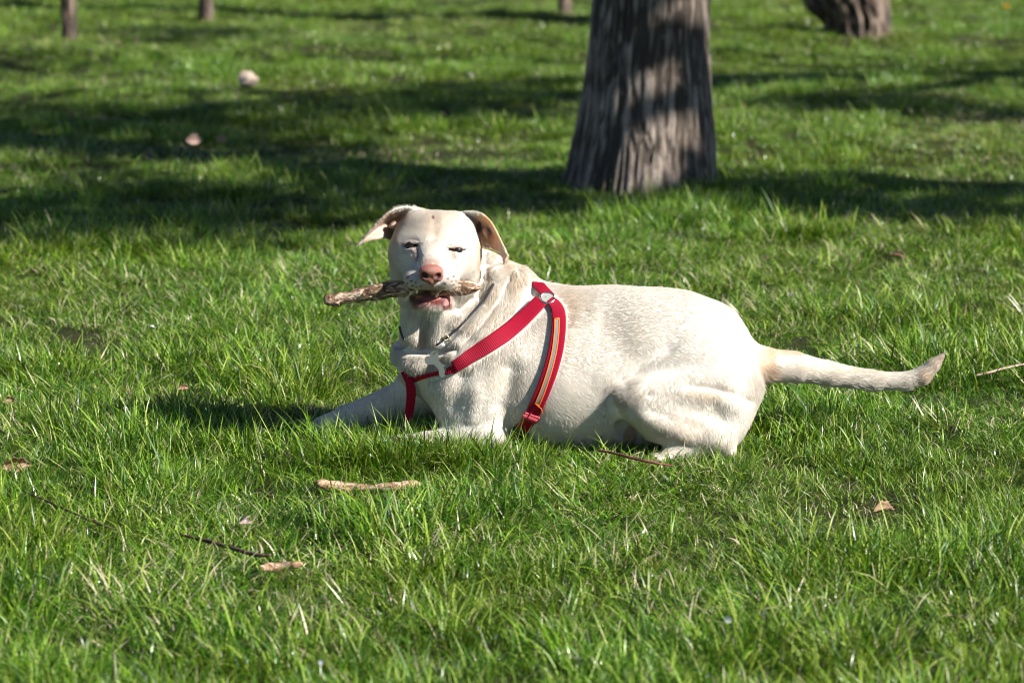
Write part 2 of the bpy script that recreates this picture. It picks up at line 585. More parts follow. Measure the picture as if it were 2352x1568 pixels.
def patch(rows, th, k=.006, nu=64, nv=40):
    """Curved sheet through a lattice of (px, py, dy) rows with thickness th (metres, base to tip)."""
    rows = [np.array([P(*p) for p in r]) for r in rows]
    A = np.stack(rows)

    def res(a, n, axis):
        m = a.shape[axis]
        t = np.linspace(0, m - 1, n)
        i = np.clip(np.floor(t).astype(int), 0, m - 2)
        f = (t - i)
        g = lambda j: np.take(a, np.clip(j, 0, m - 1), axis=axis)
        sh = [1, 1, 1]
        sh[axis] = n
        f = f.reshape(sh)
        p0, p1, p2, p3 = g(i - 1), g(i), g(i + 1), g(i + 2)
        return .5 * ((2 * p1) + (p2 - p0) * f + (2 * p0 - 5 * p1 + 4 * p2 - p3) * f ** 2 + (3 * p1 - p0 - 3 * p2 + p3) * f ** 3)
    Q = res(res(A, nu, 0), nv, 1)
    rad = np.linspace(th[0], th[1], nu)[:, None] * (0.7 + 0.3 * np.sin(np.linspace(0, np.pi, nv))[None, :]) / 2
    Q, rad = Q.reshape(-1, 3), rad.reshape(-1)

    def fn(x, y, z):
        d = np.full(np.broadcast_shapes(x.shape, y.shape, z.shape), 1.0, dtype=np.float32)
        for q, r in zip(Q, rad):
            np.minimum(d, np.sqrt((x - q[0]) ** 2 + (y - q[1]) ** 2 + (z - q[2]) ** 2) - r, out=d)
        return d
    _apply(Q.min(0) - .004, Q.max(0) + .004, fn, k, pad=.006)
    return Q


# trunk of the body
chain([(1120, 862, .0, 136), (1210, 838, .0, 162), (1310, 842, .0, 168), (1450, 832, .0, 164), (1555, 834, .0, 154), (1602, 840, .0, 134)], .05, .80)
chain([(1150, 905, .0, 108), (1300, 900, .0, 112), (1450, 893, .0, 108), (1580, 890, .0, 100)], .09, 1.36)
cone((1602, 838, .0), 130, (1652, 872, .0), 86, .05, sy=.9)
ball((1240, 738, .0), (74, 66, .07), .04)
cone((1275, 716, 0), 46, (1400, 722, 0), 52, .03)
# chest, neck
ball((1010, 842, -.03), (98, 78, .085), .04)
ball((930, 812, .015), (36, 36, .045), .02)
ball((965, 836, -.088), (46, 30, .036), .012)
cone((1010, 640, .00), 94, (1110, 800, .0), 142, .05, sy=.9)
cone((1095, 640, .04), 70, (1195, 735, .03), 88, .045)
cone((1120, 650, .02), 62, (1175, 660, .03), 56, .03)
cone((975, 690, -.05), 56, (985, 770, -.05), 62, .03)
# throat folds and neck rolls
cone((944, 700, -.078), 24, (946, 768, -.078), 31, .016)
cone((1018, 700, -.095), 26, (1006, 776, -.088), 34, .016)
cone((1088, 640, -.065), 26, (1046, 740, -.095), 24, .016)
cone((1130, 640, -.05), 32, (1078, 760, -.095), 28, .018)
cone((1172, 640, -.03), 36, (1110, 780, -.10), 36, .024)
ball((1058, 812, -.112), (40, 42, .034), .014, rot=(20, 0, 0))
# near shoulder and foreleg
ball((1120, 872, -.088), (108, 120, .062), .05, rot=(-18, 0, 0))
cone((1050, 905, -.105), 62, (1062, 990, -.125), 46, .04)
cone((1110, 925, -.105), 62, (1105, 1005, -.13), 42, .04)
cone((1125, 1006, -.140), 40, (905, 1024, -.165), 25, .02)
cone((905, 1026, -.165), 24, (845, 1034, -.17), 23, .012)
for _i in range(4):
    cone((842, 1028 + _i * 8, -.148 - .017 * _i), 11, (812 + (_i in (0, 3)) * 8, 1034 + _i * 7, -.148 - .018 * _i), 10, .006)
# far foreleg
ball((975, 875, .04), (60, 62, .05), .03)
cone((965, 905, .035), 52, (800, 960, .035), 33, .025)
cone((800, 960, .035), 32, (740, 980, .035), 27, .012)
for _i in range(4):
    cone((735, 972 + _i * 6, .065 - .018 * _i), 12, (706 + (_i in (0, 3)) * 8, 984 + _i * 5, .068 - .019 * _i), 11, .006)
# near hind leg
ball((1612, 878, -.100), (128, 92, .062), .05, rot=(10, 0, 0))
cone((1650, 905, -.128), 66, (1474, 914, -.172), 48, .020)
ball((1442, 908, -.170), (26, 26, .032), .014)
cone((1650, 950, -.125), 70, (1560, 955, -.145), 60, .03)
cone((1468, 928, -.178), 40, (1560, 985, -.180), 38, .02)
cone((1560, 985, -.180), 38, (1655, 1005, -.168), 32, .024)
cone((1490, 955, -.178), 40, (1635, 998, -.176), 36, .02)
cone((1506, 984, -.172), 34, (1610, 1004, -.172), 32, .02)
cone((1690, 900, -.08), 58, (1668, 985, -.12), 44, .03)
cone((1655, 1018, -.165), 25, (1540, 1042, -.20), 21, .012)
cone((1655, 1010, -.165), 24, (1674, 1038, -.165), 22, .012)
for _i in range(4):
    cone((1535, 1036 + _i * 5, -.18 - .015 * _i), 10, (1500 + (_i in (0, 3)) * 8, 1043 + _i * 4, -.185 - .017 * _i), 10, .006)
cone((1428, 968, -.150), 16, (1462, 1020, -.150), 22, .012, sub=True)
# far hind leg, tucked away behind the belly
ball((1600, 900, .09), (120, 80, .05), .03)
cone((1480, 930, .12), 42, (1640, 985, .13), 34, .02)
cone((1640, 992, .13), 26, (1490, 1000, .15), 22, .012)
# tail
chain([(1700, 832, 0, 62), (1752, 838, .01, 43), (1820, 842, .03, 38), (1900, 857, .05, 32), (2000, 873, .07, 27), (2075, 876, .08, 25), (2115, 864, .08, 23), (2140, 842, .08, 18), (2158, 824, .08, 11), (2174, 806, .08, 4)], .01)
# head
ball((1002, 562, -.03), (99, 76, .095), .03)
ball((1003, 523, -.04), (80, 32, .07), .02)
ball((952, 502, -.035), (26, 20, .04), .024, rot=(-30, 0, 0))
ball((1054, 517, -.035), (28, 24, .045), .024, rot=(24, 0, 0))
ball((1000, 540, -.070), (80, 44, .052), .03)
ball((946, 592, -.078), (53, 62, .070), .03)
ball((1054, 600, -.064), (54, 66, .074), .03)
ball((942, 640, -.045), (44, 44, .06), .03)
ball((1054, 650, -.045), (52, 50, .06), .03)
ball((946, 550, -.106), (32, 13, .024), .026, rot=(-6, 0, 0))
ball((1048, 558, -.104), (33, 13, .024), .026, rot=(12, 0, 0))
ball((942, 578, -.098), (36, 28, .036), .03)
ball((1052, 586, -.096), (36, 28, .036), .03)
cone((998, 552, -.100), 38, (991, 612, -.176), 28, .045)
cone((1000, 600, -.09), 60, (991, 634, -.182), 38, .04)
ball((956, 640, -.178), (31, 25, .044), .013, rot=(14, 0, 0))
ball((1025, 641, -.176), (32, 26, .046), .013, rot=(-14, 0, 0))
ball((990, 648, -.198), (32, 17, .022), .012)
# lower jaw
cone((1000, 678, -.06), 42, (989, 694, -.158), 23, .016)
ball((988, 699, -.172), (41, 19, .03), .010)
ball((1024, 690, -.14), (13, 20, .03), .008)
# mouth
ball((989, 673, -.180), (43, 7, .075), .005, sub=True, rot=(2, 0, 0))


def front_dy(px, py):
    """Depth (metres past Y0) at which the view ray first meets the dog."""
    for d in np.arange(-.30, .20, .0008):
        p = P(px, py, d)
        i, j, k = (min(len(ax) - 1, int(np.searchsorted(ax, v))) for ax, v in zip((XS, YS, ZS), p))
        if FIELD[i, j, k] < .0025:
            return float(d)
    return 0.0


# eye openings
EYES = [[944, 566.5, -7], [1049, 575.5, 9]]
for _e in EYES:
    _ex, _ey, _rt = _e
    _ed = front_dy(_ex, _ey)
    _e.append(_ed)
    pass
for _e in EYES:
    _ex, _ey, _rt, _ed = _e
    _ed = _e[3] = front_dy(_ex, _ey)
    ball((_ex, _ey, _ed), (9.5, .7, .016), .0015, sub=True, rot=(_rt, 0, 0))
# ears
ear_a = patch([[(970, 483, -.035), (938, 500, -.030), (915, 548, .01)],
               [(938, 475, -.055), (905, 505, -.020), (897, 549, -.010)],
               [(905, 481, -.085), (882, 512, -.035), (882, 545, -.060)],
               [(874, 504, -.105), (862, 524, -.065), (866, 549, -.080)],
               [(845, 535, -.110), (840, 543, -.090), (844, 554, -.092)],
               [(823, 560, -.105), (821, 562, -.102), (823, 563, -.100)]], (0.0135, .0085))
ear_b = patch([[(1060, 490, -.03), (1082, 505, -.030), (1092, 560, .01)],
               [(1083, 487, -.055), (1106, 512, -.038), (1120, 568, .00)],
               [(1106, 491, -.066), (1122, 520, -.048), (1131, 570, -.050)],
               [(1129, 511, -.080), (1136, 540, -.062), (1137, 574, -.066)],
               [(1148, 546, -.090), (1149, 563, -.080), (1147, 582, -.078)],
               [(1166, 582, -.092), (1160, 589, -.088), (1154, 593, -.084)],
               [(1163, 600, -.100), (1161, 601, -.099), (1158, 602, -.098)]], (0.0135, .0085))
ball((902, 516, -.050), (12, 7, .012), .012, rot=(-30, 0, 0))
ball((1117, 536, -.062), (9, 15, .012), .008, rot=(-20, 0, 0))


def surface_nets(D, xs, ys, zs):
    s = D < 0
    c = np.zeros(tuple(n - 1 for n in D.shape), dtype=np.int8)
    for a in (0, 1):
        for b in (0, 1):
            for e in (0, 1):
                c += s[a:a + c.shape[0], b:b + c.shape[1], e:e + c.shape[2]]
    act = (c > 0) & (c < 8)
    I = np.argwhere(act)
    ids = np.full(c.shape, -1, dtype=np.int32)
    ids[act] = np.arange(len(I), dtype=np.int32)
    acc, cnt = np.zeros((len(I), 3)), np.zeros(len(I))
    for ax in range(3):
        o = [k for k in range(3) if k != ax]
        for a in (0, 1):
            for b in (0, 1):
                p = I.copy()
                p[:, o[0]] += a
                p[:, o[1]] += b
                q = p.copy()
                q[:, ax] += 1
                d0, d1 = D[tuple(p.T)], D[tuple(q.T)]
                m = (d0 < 0) != (d1 < 0)
                t = np.where(m, d0 / np.where(m, d0 - d1, 1), 0)
                for k, g in enumerate((xs, ys, zs)):
                    acc[:, k] += np.where(m, g[p[:, k]] + t * (g[q[:, k]] - g[p[:, k]]), 0)
                cnt += m
    V = acc / cnt[:, None]
    quads = []
    for ax in range(3):
        o = [(ax + 1) % 3, (ax + 2) % 3]
        sl0, sl1 = [slice(None)] * 3, [slice(None)] * 3
        sl0[ax], sl1[ax] = slice(0, -1), slice(1, None)
        a0, a1 = s[tuple(sl0)], s[tuple(sl1)]
        E = np.argwhere(a0 != a1)
        ok = (E[:, o[0]] > 0) & (E[:, o[1]] > 0) & (E[:, o[0]] < D.shape[o[0]] - 1) & (E[:, o[1]] < D.shape[o[1]] - 1)
        E = E[ok]
        flip = ~a0[tuple(E.T)]
        q = []
        for da, db in ((0, 0), (-1, 0), (-1, -1), (0, -1)):
            e = E.copy()
            e[:, o[0]] += da
            e[:, o[1]] += db
            q.append(ids[tuple(e.T)])
        q = np.stack(q, 1)
        q[flip] = q[flip][:, ::-1]
        quads.append(q)
    return V, np.concatenate(quads)


NOSE_DY = front_dy(990, 634)
FIELD += .0025
dog_v, dog_q = surface_nets(FIELD, XS, YS, ZS)
del FIELD


def relax(V, Q, n, lam=.5):
    e = np.concatenate([Q[:, [0, 1]], Q[:, [1, 2]], Q[:, [2, 3]], Q[:, [3, 0]]])
    cnt = np.bincount(e[:, 0], minlength=len(V)) + np.bincount(e[:, 1], minlength=len(V))
    for _ in range(n):
        s = np.stack([np.bincount(e[:, 0], V[e[:, 1], k], len(V)) + np.bincount(e[:, 1], V[e[:, 0], k], len(V)) for k in range(3)], 1)
        V = V + lam * (s / cnt[:, None] - V)
    return V


def to_px(V):
    """Where world points land in the 2352 x 1568 view, and their distance."""
    zc = V[:, 1] * CP - (V[:, 2] - CAM_H) * SP
    vc = V[:, 1] * SP + (V[:, 2] - CAM_H) * CP
    return 1176 + FPX * V[:, 0] / zc, 784 - FPX * vc / zc, zc


def normals(V, Q):
    n = np.cross(V[Q[:, 2]] - V[Q[:, 0]], V[Q[:, 3]] - V[Q[:, 1]])
    out = np.stack([sum(np.bincount(Q[:, j], n[:, k], len(V)) for j in range(4)) for k in range(3)], 1)
    return out / (np.linalg.norm(out, axis=1, keepdims=True) + 1e-12)


def poly_dist(px, py, pts):
    d = np.full(len(px), 1e9)
    for (x0, y0), (x1, y1) in zip(pts[:-1], pts[1:]):
        dx, dy = x1 - x0, y1 - y0
        t = np.clip(((px - x0) * dx + (py - y0) * dy) / (dx * dx + dy * dy + 1e-9), 0, 1)
        d = np.minimum(d, np.hypot(px - x0 - t * dx, py - y0 - t * dy))
    return d


_body = relax(dog_v, dog_q, 14)
_w = sstep(1150, 1230, to_px(dog_v)[0])[:, None]
dog_v = relax(dog_v, dog_q, 2) * (1 - _w) + _body * _w

# folds, hollows and tendons: (line, width px, depth m; a negative depth is a ridge)
FOLDS = [([(1580, 884), (1640, 893), (1695, 908), (1718, 922)], 13, .0055),
         ([(1570, 905), (1640, 918), (1690, 935)], 18, -.002),
         ([(1490, 905), (1450, 930)], 12, .004),
         ([(1500, 945), (1555, 965), (1610, 985)], 15, .0028),
         ([(1475, 958), (1530, 990), (1590, 1012)], 12, -.0015),
         ([(1640, 930), (1655, 970), (1662, 1000)], 16, .0025),
         ([(1186, 598), (1152, 680), (1108, 742), (1048, 800)], 13, .0075),
         ([(1232, 655), (1190, 716), (1130, 768), (1075, 812)], 12, .005),
         ([(1122, 612), (1106, 690), (1064, 745), (1020, 786)], 11, .0065),
         ([(1116, 575), (1116, 635), (1098, 680), (1060, 712)], 10, .010),
         ([(976, 722), (975, 760), (972, 792)], 10, .016),
         ([(915, 792), (945, 804), (1020, 806), (1040, 795)], 7, .014),
         ([(905, 842), (925, 852), (950, 872)], 7, .008),
         ([(1172, 850), (1156, 930), (1178, 990)], 24, .010),
         ([(1230, 950), (1190, 1010)], 14, .006),
         ([(1060, 870), (1040, 930)], 22, .007),
         ([(1095, 900), (1085, 960)], 16, -.004),
         ([(1385, 715), (1410, 770), (1430, 810)], 46, .007),
         ([(1440, 872), (1475, 830), (1530, 800)], 22, .006),
         ([(1330, 715), (1312, 860)], 16, .0010), ([(1375, 715), (1352, 880)], 16, .0010),
         ([(998, 500), (997, 545)], 11, .0022), ([(925, 550), (944, 549), (964, 556)], 6, .0010), ([(1028, 558), (1050, 556), (1072, 564)], 5, .0018), ([(932, 574), (946, 576), (957, 575)], 5, -.0010), ([(1038, 583), (1050, 585), (1062, 585)], 4, -.0016), ([(932, 559), (944, 558), (957, 562)], 5, -.0011), ([(1037, 567), (1050, 566), (1063, 571)], 4, -.0020), 
         ([(990, 652), (990, 668)], 3, .003),
         ([(958, 572), (964, 590), (958, 606)], 6, .004), ([(1036, 580), (1034, 598)], 6, .004)]
_n = normals(dog_v, dog_q)
_x, _y, _z = to_px(dog_v)
_disp = np.zeros(len(dog_v))
for _l, _wd, _dp in FOLDS:
    _disp -= _dp * np.exp(-(poly_dist(_x, _y, _l) / _wd) ** 2)
_face = sstep(.25, -.15, _n[:, 1]) * sstep(Y0 + .10, Y0 + .03, dog_v[:, 1])
_lump = (fbm(dog_v * 11, 2, 5) - .5) * .0045 + (fbm(dog_v * 45, 2, 9) - .5) * .0006
_lump *= sstep(1130, 1200, _x) * .8 + .2
dog_v = dog_v + _n * (_disp * _face + _lump)[:, None]
# ---- coat colours (cream, tan ears, pink skin, dark openings, some painted shade and ear glow), painted per vertex and per hair
CREAM, PALE, TAN = (.71, .655, .58), (.75, .72, .665), (.66, .46, .29)
PINK, LIP, DARK, RIM = (.62, .34, .27), (.33, .12, .105), (.045, .02, .018), (.25, .115, .085)
WHISKER_SPOTS = [(x, y, 3.0, 3.0, (.24, .14, .125), .75) for x, y in ((938, 636), (946, 645), (936, 650), (948, 656), (956, 648), (958, 660), (968, 657), (1040, 634), (1036, 645), (1028, 640), (1046, 644), (1030, 655), (1020, 650), (1018, 661), (1040, 654))]
PAINT = [  # (px, py, rx, ry, colour, strength), on what faces the camera
    (1000, 560, 120, 90, PALE, .1), (1000, 515, 75, 40, (0.636, 0.533, 0.421), .45), (998, 528, 22, 44, (0.568, 0.456, 0.344), .35),
    (995, 501, 3.5, 4.5, (0.2, 0.1, 0.06), .8), (990, 640, 75, 32, (0.55, 0.5, 0.47), .75),
    (1060, 590, 60, 60, PALE, .1), (1105, 585, 12, 60, (0.619, 0.473, 0.327), .5), (906, 560, 18, 50, (0.619, 0.499, 0.378), .4),
    (855, 525, 48, 45, (0.516, 0.396, 0.31), .85), (905, 500, 30, 20, (0.516, 0.327, 0.215), .75), (884, 512, 14, 14, (0.533, 0.361, 0.284), .6), (858, 552, 24, 7, (0.5, 0.3, 0.22), .6),  # left ear: tan deepened as painted shade on its shadow side and lower edge
    (1125, 525, 30, 42, (0.84, 0.58, 0.40), .85), (1118, 505, 34, 14, (0.84, 0.56, 0.36), .8), (1098, 520, 7, 14, (0.1, 0.04, 0.035), .75),  # right inner ear: orange brightened here and below as painted backlit glow
    (1135, 560, 10, 30, (0.80, 0.52, 0.34), .7), (1160, 575, 14, 40, (0.671, 0.499, 0.361), .6), (899, 513, 9, 6, (0.636, 0.499, 0.413), .6), (1118, 534, 8, 12, (0.55, 0.361, 0.241), .6),
    (944, 564.5, 18, 6.5, (0.3, 0.18, 0.14), .6), (1049, 573.5, 18, 7, (0.36, 0.21, 0.17), .6), (944, 555, 20, 6, (0.58, 0.48, 0.42), .5), (1049, 563, 20, 6, (0.533, 0.447, 0.387), .4), (944, 566.5, 11, 2.6, DARK, .9), (1049, 575.5, 11, 2.6, DARK, .9),
    (958, 585, 5, 17, (0.3, 0.16, 0.14), .65), (1036, 588, 8, 12, (0.55, 0.27, 0.19), .6), (942, 579, 16, 6, (0.55, 0.42, 0.36), .35),  # first: streak at the left eye's inner corner, a painted shadow line
    (990, 606, 22, 8, (0.619, 0.378, 0.301), .5), (990, 660, 26, 9, (0.5, 0.3, 0.27), .45),
    (988, 687, 44, 11, LIP, 1.0), (985, 683, 30, 6, (0.42, 0.15, 0.135), .9), (985, 700, 30, 6, (0.58, 0.42, 0.38), .7), (965, 696, 16, 12, (0.3, 0.13, 0.12), .6), (1024, 690, 14, 18, (0.34, 0.11, 0.1), .9), (1018, 688, 5, 16, (0.12, 0.09, 0.09), .8),
    (988, 672, 46, 7, DARK, 1.0), (948, 680, 8, 12, (0.1, 0.05, 0.045), .8), (990, 713, 40, 12, PALE, .95),
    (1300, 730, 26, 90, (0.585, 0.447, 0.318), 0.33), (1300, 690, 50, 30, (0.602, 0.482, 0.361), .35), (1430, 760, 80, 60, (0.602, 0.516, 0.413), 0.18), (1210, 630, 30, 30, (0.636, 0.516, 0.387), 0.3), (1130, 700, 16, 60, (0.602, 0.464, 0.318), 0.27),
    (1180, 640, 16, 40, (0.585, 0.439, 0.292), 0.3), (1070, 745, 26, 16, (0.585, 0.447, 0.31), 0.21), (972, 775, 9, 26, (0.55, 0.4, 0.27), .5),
    (1762, 835, 22, 44, (0.602, 0.43, 0.284), .7), (1790, 808, 60, 10, (0.619, 0.464, 0.318), .6), (2125, 868, 26, 26, (0.602, 0.447, 0.31), .6), (2155, 825, 26, 26, (0.602, 0.456, 0.327), .6), (1950, 846, 120, 9, (0.654, 0.55, 0.43), .5),
    (1640, 905, 60, 14, (0.636, 0.516, 0.387), .45), (1448, 1000, 16, 24, (0.36, 0.2, 0.13), .7), (1690, 940, 34, 60, PALE, .5), (1600, 800, 110, 70, PALE, .45), (1560, 990, 70, 26, (0.705, 0.585, 0.473), .4),  # darker tan along the thigh crease, dark brown between thigh and belly
    (1100, 960, 90, 60, PALE, .4), (1180, 880, 40, 40, (0.602, 0.516, 0.413), .35)] + WHISKER_SPOTS  # second: duller beige patch on the shoulder


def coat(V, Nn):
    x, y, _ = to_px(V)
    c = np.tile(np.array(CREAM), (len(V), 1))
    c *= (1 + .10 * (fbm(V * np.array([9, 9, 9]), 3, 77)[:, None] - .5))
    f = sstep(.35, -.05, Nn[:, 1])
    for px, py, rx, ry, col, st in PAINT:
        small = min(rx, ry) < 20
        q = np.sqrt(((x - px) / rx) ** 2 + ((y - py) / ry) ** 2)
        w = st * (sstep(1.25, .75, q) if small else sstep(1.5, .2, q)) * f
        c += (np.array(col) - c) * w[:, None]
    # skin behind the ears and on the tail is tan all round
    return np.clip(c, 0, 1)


dog_n = normals(dog_v, dog_q)
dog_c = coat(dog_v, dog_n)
dog_me = fast_mesh("dog", dog_v, dog_q)
_ca = dog_me.attributes.new("coat", "FLOAT_COLOR", "POINT")
_ca.data.foreach_set("color", np.concatenate([dog_c, np.ones((len(dog_c), 1))], 1).astype(np.float32).ravel())
_ear = np.zeros(len(dog_v))
_x, _y, _ = to_px(dog_v)
for _px, _py, _rx, _ry in ((862, 520, 52, 50), (1140, 540, 38, 75)):
    _ear = np.maximum(_ear, sstep(1.15, .85, np.hypot((_x - _px) / _rx, (_y - _py) / _ry)) * (dog_v[:, 1] < Y0 - .005))
_ea = dog_me.attributes.new("ear", "FLOAT", "POINT")
_ea.data.foreach_set("value", _ear.astype(np.float32))
m, nt, b = new_mat("dog_skin")
_at = N(nt, "ShaderNodeAttribute", attribute_name="coat")
nt.links.new(_at.outputs["Color"], b.inputs["Base Color"])
b.inputs["Roughness"].default_value = .55
b.inputs["Specular IOR Level"].default_value = .25
_ea = N(nt, "ShaderNodeAttribute", attribute_name="ear")
nt.links.new(_ea.outputs["Fac"], b.inputs["Subsurface Weight"])
b.inputs["Subsurface Radius"].default_value = (1.0, .45, .25)
b.inputs["Subsurface Scale"].default_value = .009
_nz = N(nt, "ShaderNodeTexNoise", Scale=420, Detail=3)
_bp = N(nt, "ShaderNodeBump", Strength=.35, Distance=.001)
nt.links.new(_nz.outputs[0], _bp.inputs["Height"])
nt.links.new(_bp.outputs[0], b.inputs["Normal"])
dog_me.materials.append(m)
dog = bpy.data.objects.new("dog", dog_me)
COL.objects.link(dog)
tag(dog, "cream short-haired dog lying in the grass with a stick across its mouth", "dog")
dog_bvh = BVHTree.FromPolygons([tuple(v) for v in dog_v], [tuple(map(int, q)) for q in dog_q])


def hit(px, py):
    """First point of the dog along the view ray through (px, py): (point, normal) or None."""
    o = Vector((0, 0, CAM_H))
    d = Vector(P(px, py)) - o
    r = dog_bvh.ray_cast(o, d.normalized())
    return (np.array(r[0]), np.array(r[1])) if r[0] is not None else None


# nose
def small_field(lo, hi, h):
    global XS, YS, ZS, FIELD
    XS, YS, ZS = (np.arange(a, b, h).astype(np.float32) for a, b in zip(lo, hi))
    FIELD = np.full((len(XS), len(YS), len(ZS)), .1, dtype=np.float32)


_nc = P(990, 630, NOSE_DY)
small_field(_nc - .05, _nc + .05, .0010)
_d = NOSE_DY - .002
ball((990, 622, _d + .003), (27, 15, .017), .008)
ball((976, 634, _d + .002), (13, 12, .013), .008)
ball((1005, 635, _d + .002), (13, 12, .013), .008)
ball((990, 645, _d + .004), (9, 9, .012), .008)
ball((975, 634, _d - .016), (9, 5.8, .013), .004, sub=True, rot=(35, 0, 0))
ball((1006, 635, _d - .016), (9, 5.8, .013), .004, sub=True, rot=(-35, 0, 0))
cone((968, 641, _d - .010), 2.5, (962, 636, _d - .004), 2, .003, sub=True)
cone((1012, 642, _d - .010), 2.5, (1018, 637, _d - .004), 2, .003, sub=True)
cone((990, 637, _d - .0165), 1.2, (990, 655, _d - .012), 1.5, .003, sub=True)
_v, _q = surface_nets(FIELD, XS, YS, ZS)
_v = relax(_v, _q, 2)
_nn = normals(_v, _q)
_x, _y, _ = to_px(_v)
_c = np.tile(np.array((.31, .120, .088)), (len(_v), 1))
_c += (np.array((.26, .10, .08)) - _c) * sstep(640, 652, _y)[:, None] * .6
for _px, _py in ((975, 634), (1006, 635)):
    _c += (np.array((.07, .02, .018)) - _c) * sstep(11, 6, np.hypot(_x - _px, _y - _py))[:, None] * .9
nose_me = fast_mesh("nose", _v, _q)
_ca = nose_me.attributes.new("coat", "FLOAT_COLOR", "POINT")
_ca.data.foreach_set("color", np.concatenate([_c, np.ones((len(_c), 1))], 1).astype(np.float32).ravel())
m, nt, b = new_mat("nose_leather")
_at = N(nt, "ShaderNodeAttribute", attribute_name="coat")
nt.links.new(_at.outputs["Color"], b.inputs["Base Color"])
b.inputs["Roughness"].default_value = .38
_nz = N(nt, "ShaderNodeTexVoronoi", Scale=520)
_bp = N(nt, "ShaderNodeBump", Strength=.5, Distance=.0008)
nt.links.new(_nz.outputs["Distance"], _bp.inputs["Height"])
nt.links.new(_bp.outputs[0], b.inputs["Normal"])
nose_me.materials.append(m)
nose = bpy.data.objects.new("nose", nose_me)
nose.parent = dog
COL.objects.link(nose)

# eyes and teeth
eye_m = plain_mat("eye_brown", (.016, .009, .007), .2, 0, .4)
for _ex, _ey, _rt, _ed in EYES:
    bm = bmesh.new()
    bmesh.ops.create_uvsphere(bm, u_segments=24, v_segments=16, radius=.0125)
    me = bpy.data.meshes.new("eye")
    bm.to_mesh(me)
    bm.free()
    me.transform(Matrix.Translation(Vector(P(_ex, _ey, _ed + (.0225 if _ex < 1000 else .0200)))))
    me.polygons.foreach_set("use_smooth", np.ones(len(me.polygons), dtype=bool))
    me.materials.append(eye_m)
    o = bpy.data.objects.new("eye", me)
    o.parent = dog
    COL.objects.link(o)
tooth_m = plain_mat("ivory_tooth", (.78, .68, .46), .3)
for (_a, _b) in (((958, 664, -.190), (957.5, 675, -.192)), ((1002, 682, -.190), (1009, 670, -.194)), ((1012, 664, -.188), (1011, 671, -.190))):
    A_, B_ = P(*_a), P(*_b)
    V, F = tube_mesh([[(*A_, .0032), (*(A_ * .5 + B_ * .5), .0026), (*B_, .0007)]], 8)
    mesh_obj("tooth", V, F, tooth_m, dog)

# ------------------------------------------------------------------ harness on the dog
def web_mat(name, col, col2, pitch=.0026):
    m, nt, b = new_mat(name)
    at = N(nt, "ShaderNodeAttribute", attribute_name="along")
    mu = N(nt, "ShaderNodeMath", operation="MULTIPLY")
    mu.inputs[1].default_value = 2 * math.pi / pitch
    nt.links.new(at.outputs["Fac"], mu.inputs[0])
    si = N(nt, "ShaderNodeMath", operation="SINE")
    nt.links.new(mu.outputs[0], si.inputs[0])
    nz = N(nt, "ShaderNodeTexNoise", Scale=60, Detail=4)
    c = ramp(nt, nz.outputs[0], [(.35, col2), (.65, col)])
    nt.links.new(c, b.inputs["Base Color"])
    bp = N(nt, "ShaderNodeBump", Strength=.6, Distance=.0006)
    nt.links.new(si.outputs[0], bp.inputs["Height"])
    nt.links.new(bp.outputs[0], b.inputs["Normal"])
    b.inputs["Roughness"].default_value = .6
    b.inputs["Specular IOR Level"].default_value = .15
    return m


red_web = web_mat("red_webbing", (.31, .003, .023), (.25, .003, .018), .0040)
fray_web = web_mat("frayed_red_thread", (.62, .10, .12), (.5, .05, .08), .0035)
orange_thread = plain_mat("orange_thread", (.80, .17, .008), .6)
refl_m = plain_mat("grey_reflective_tape", (.25, .26, .27), .4, .2)
steel = plain_mat("polished_steel", (.62, .61, .58), .22, 1.0)
black_plastic = plain_mat("black_plastic", (.015, .015, .018), .35)


def smooth_line(pts, n):
    pts = np.array(pts, float)
    t = np.concatenate([[0], np.cumsum(np.linalg.norm(np.diff(pts, axis=0), axis=1))])
    u = np.linspace(0, t[-1], n)
    q = np.stack([np.interp(u, t, pts[:, k]) for k in range(pts.shape[1])], 1)
    k = max(1, n // 24)
    for _ in range(6):
        r = q.copy()
        for s_ in range(k):
            r[1:-1] = .25 * r[:-2] + .5 * r[1:-1] + .25 * r[2:]
        q = r
    return q


def on_dog(line, n=70, lift=.006):
    """Points and normals on the dog along a line of view pixels; (px, py, dy) entries hang free at that depth."""
    pts, nrm = [], []
    line3 = [(*p, np.nan) if len(p) == 2 else p for p in line]
    free = not np.isnan(line3[0][2])
    q = smooth_line([p if free else p[:2] for p in line3], n)
    for p in q:
        if free:
            pts.append(P(*p)), nrm.append((0, -.97, .2))
        else:
            h = hit(*p)
            if h:
                pts.append(h[0]), nrm.append(h[1])
    pts, nrm = np.array(pts), np.array(nrm)
    for _ in range(10):
        pts[1:-1] = .25 * pts[:-2] + .5 * pts[1:-1] + .25 * pts[2:]
        nrm[1:-1] = .25 * nrm[:-2] + .5 * nrm[1:-1] + .25 * nrm[2:]
    nrm /= np.linalg.norm(nrm, axis=1, keepdims=True)
    return pts + nrm * lift, nrm


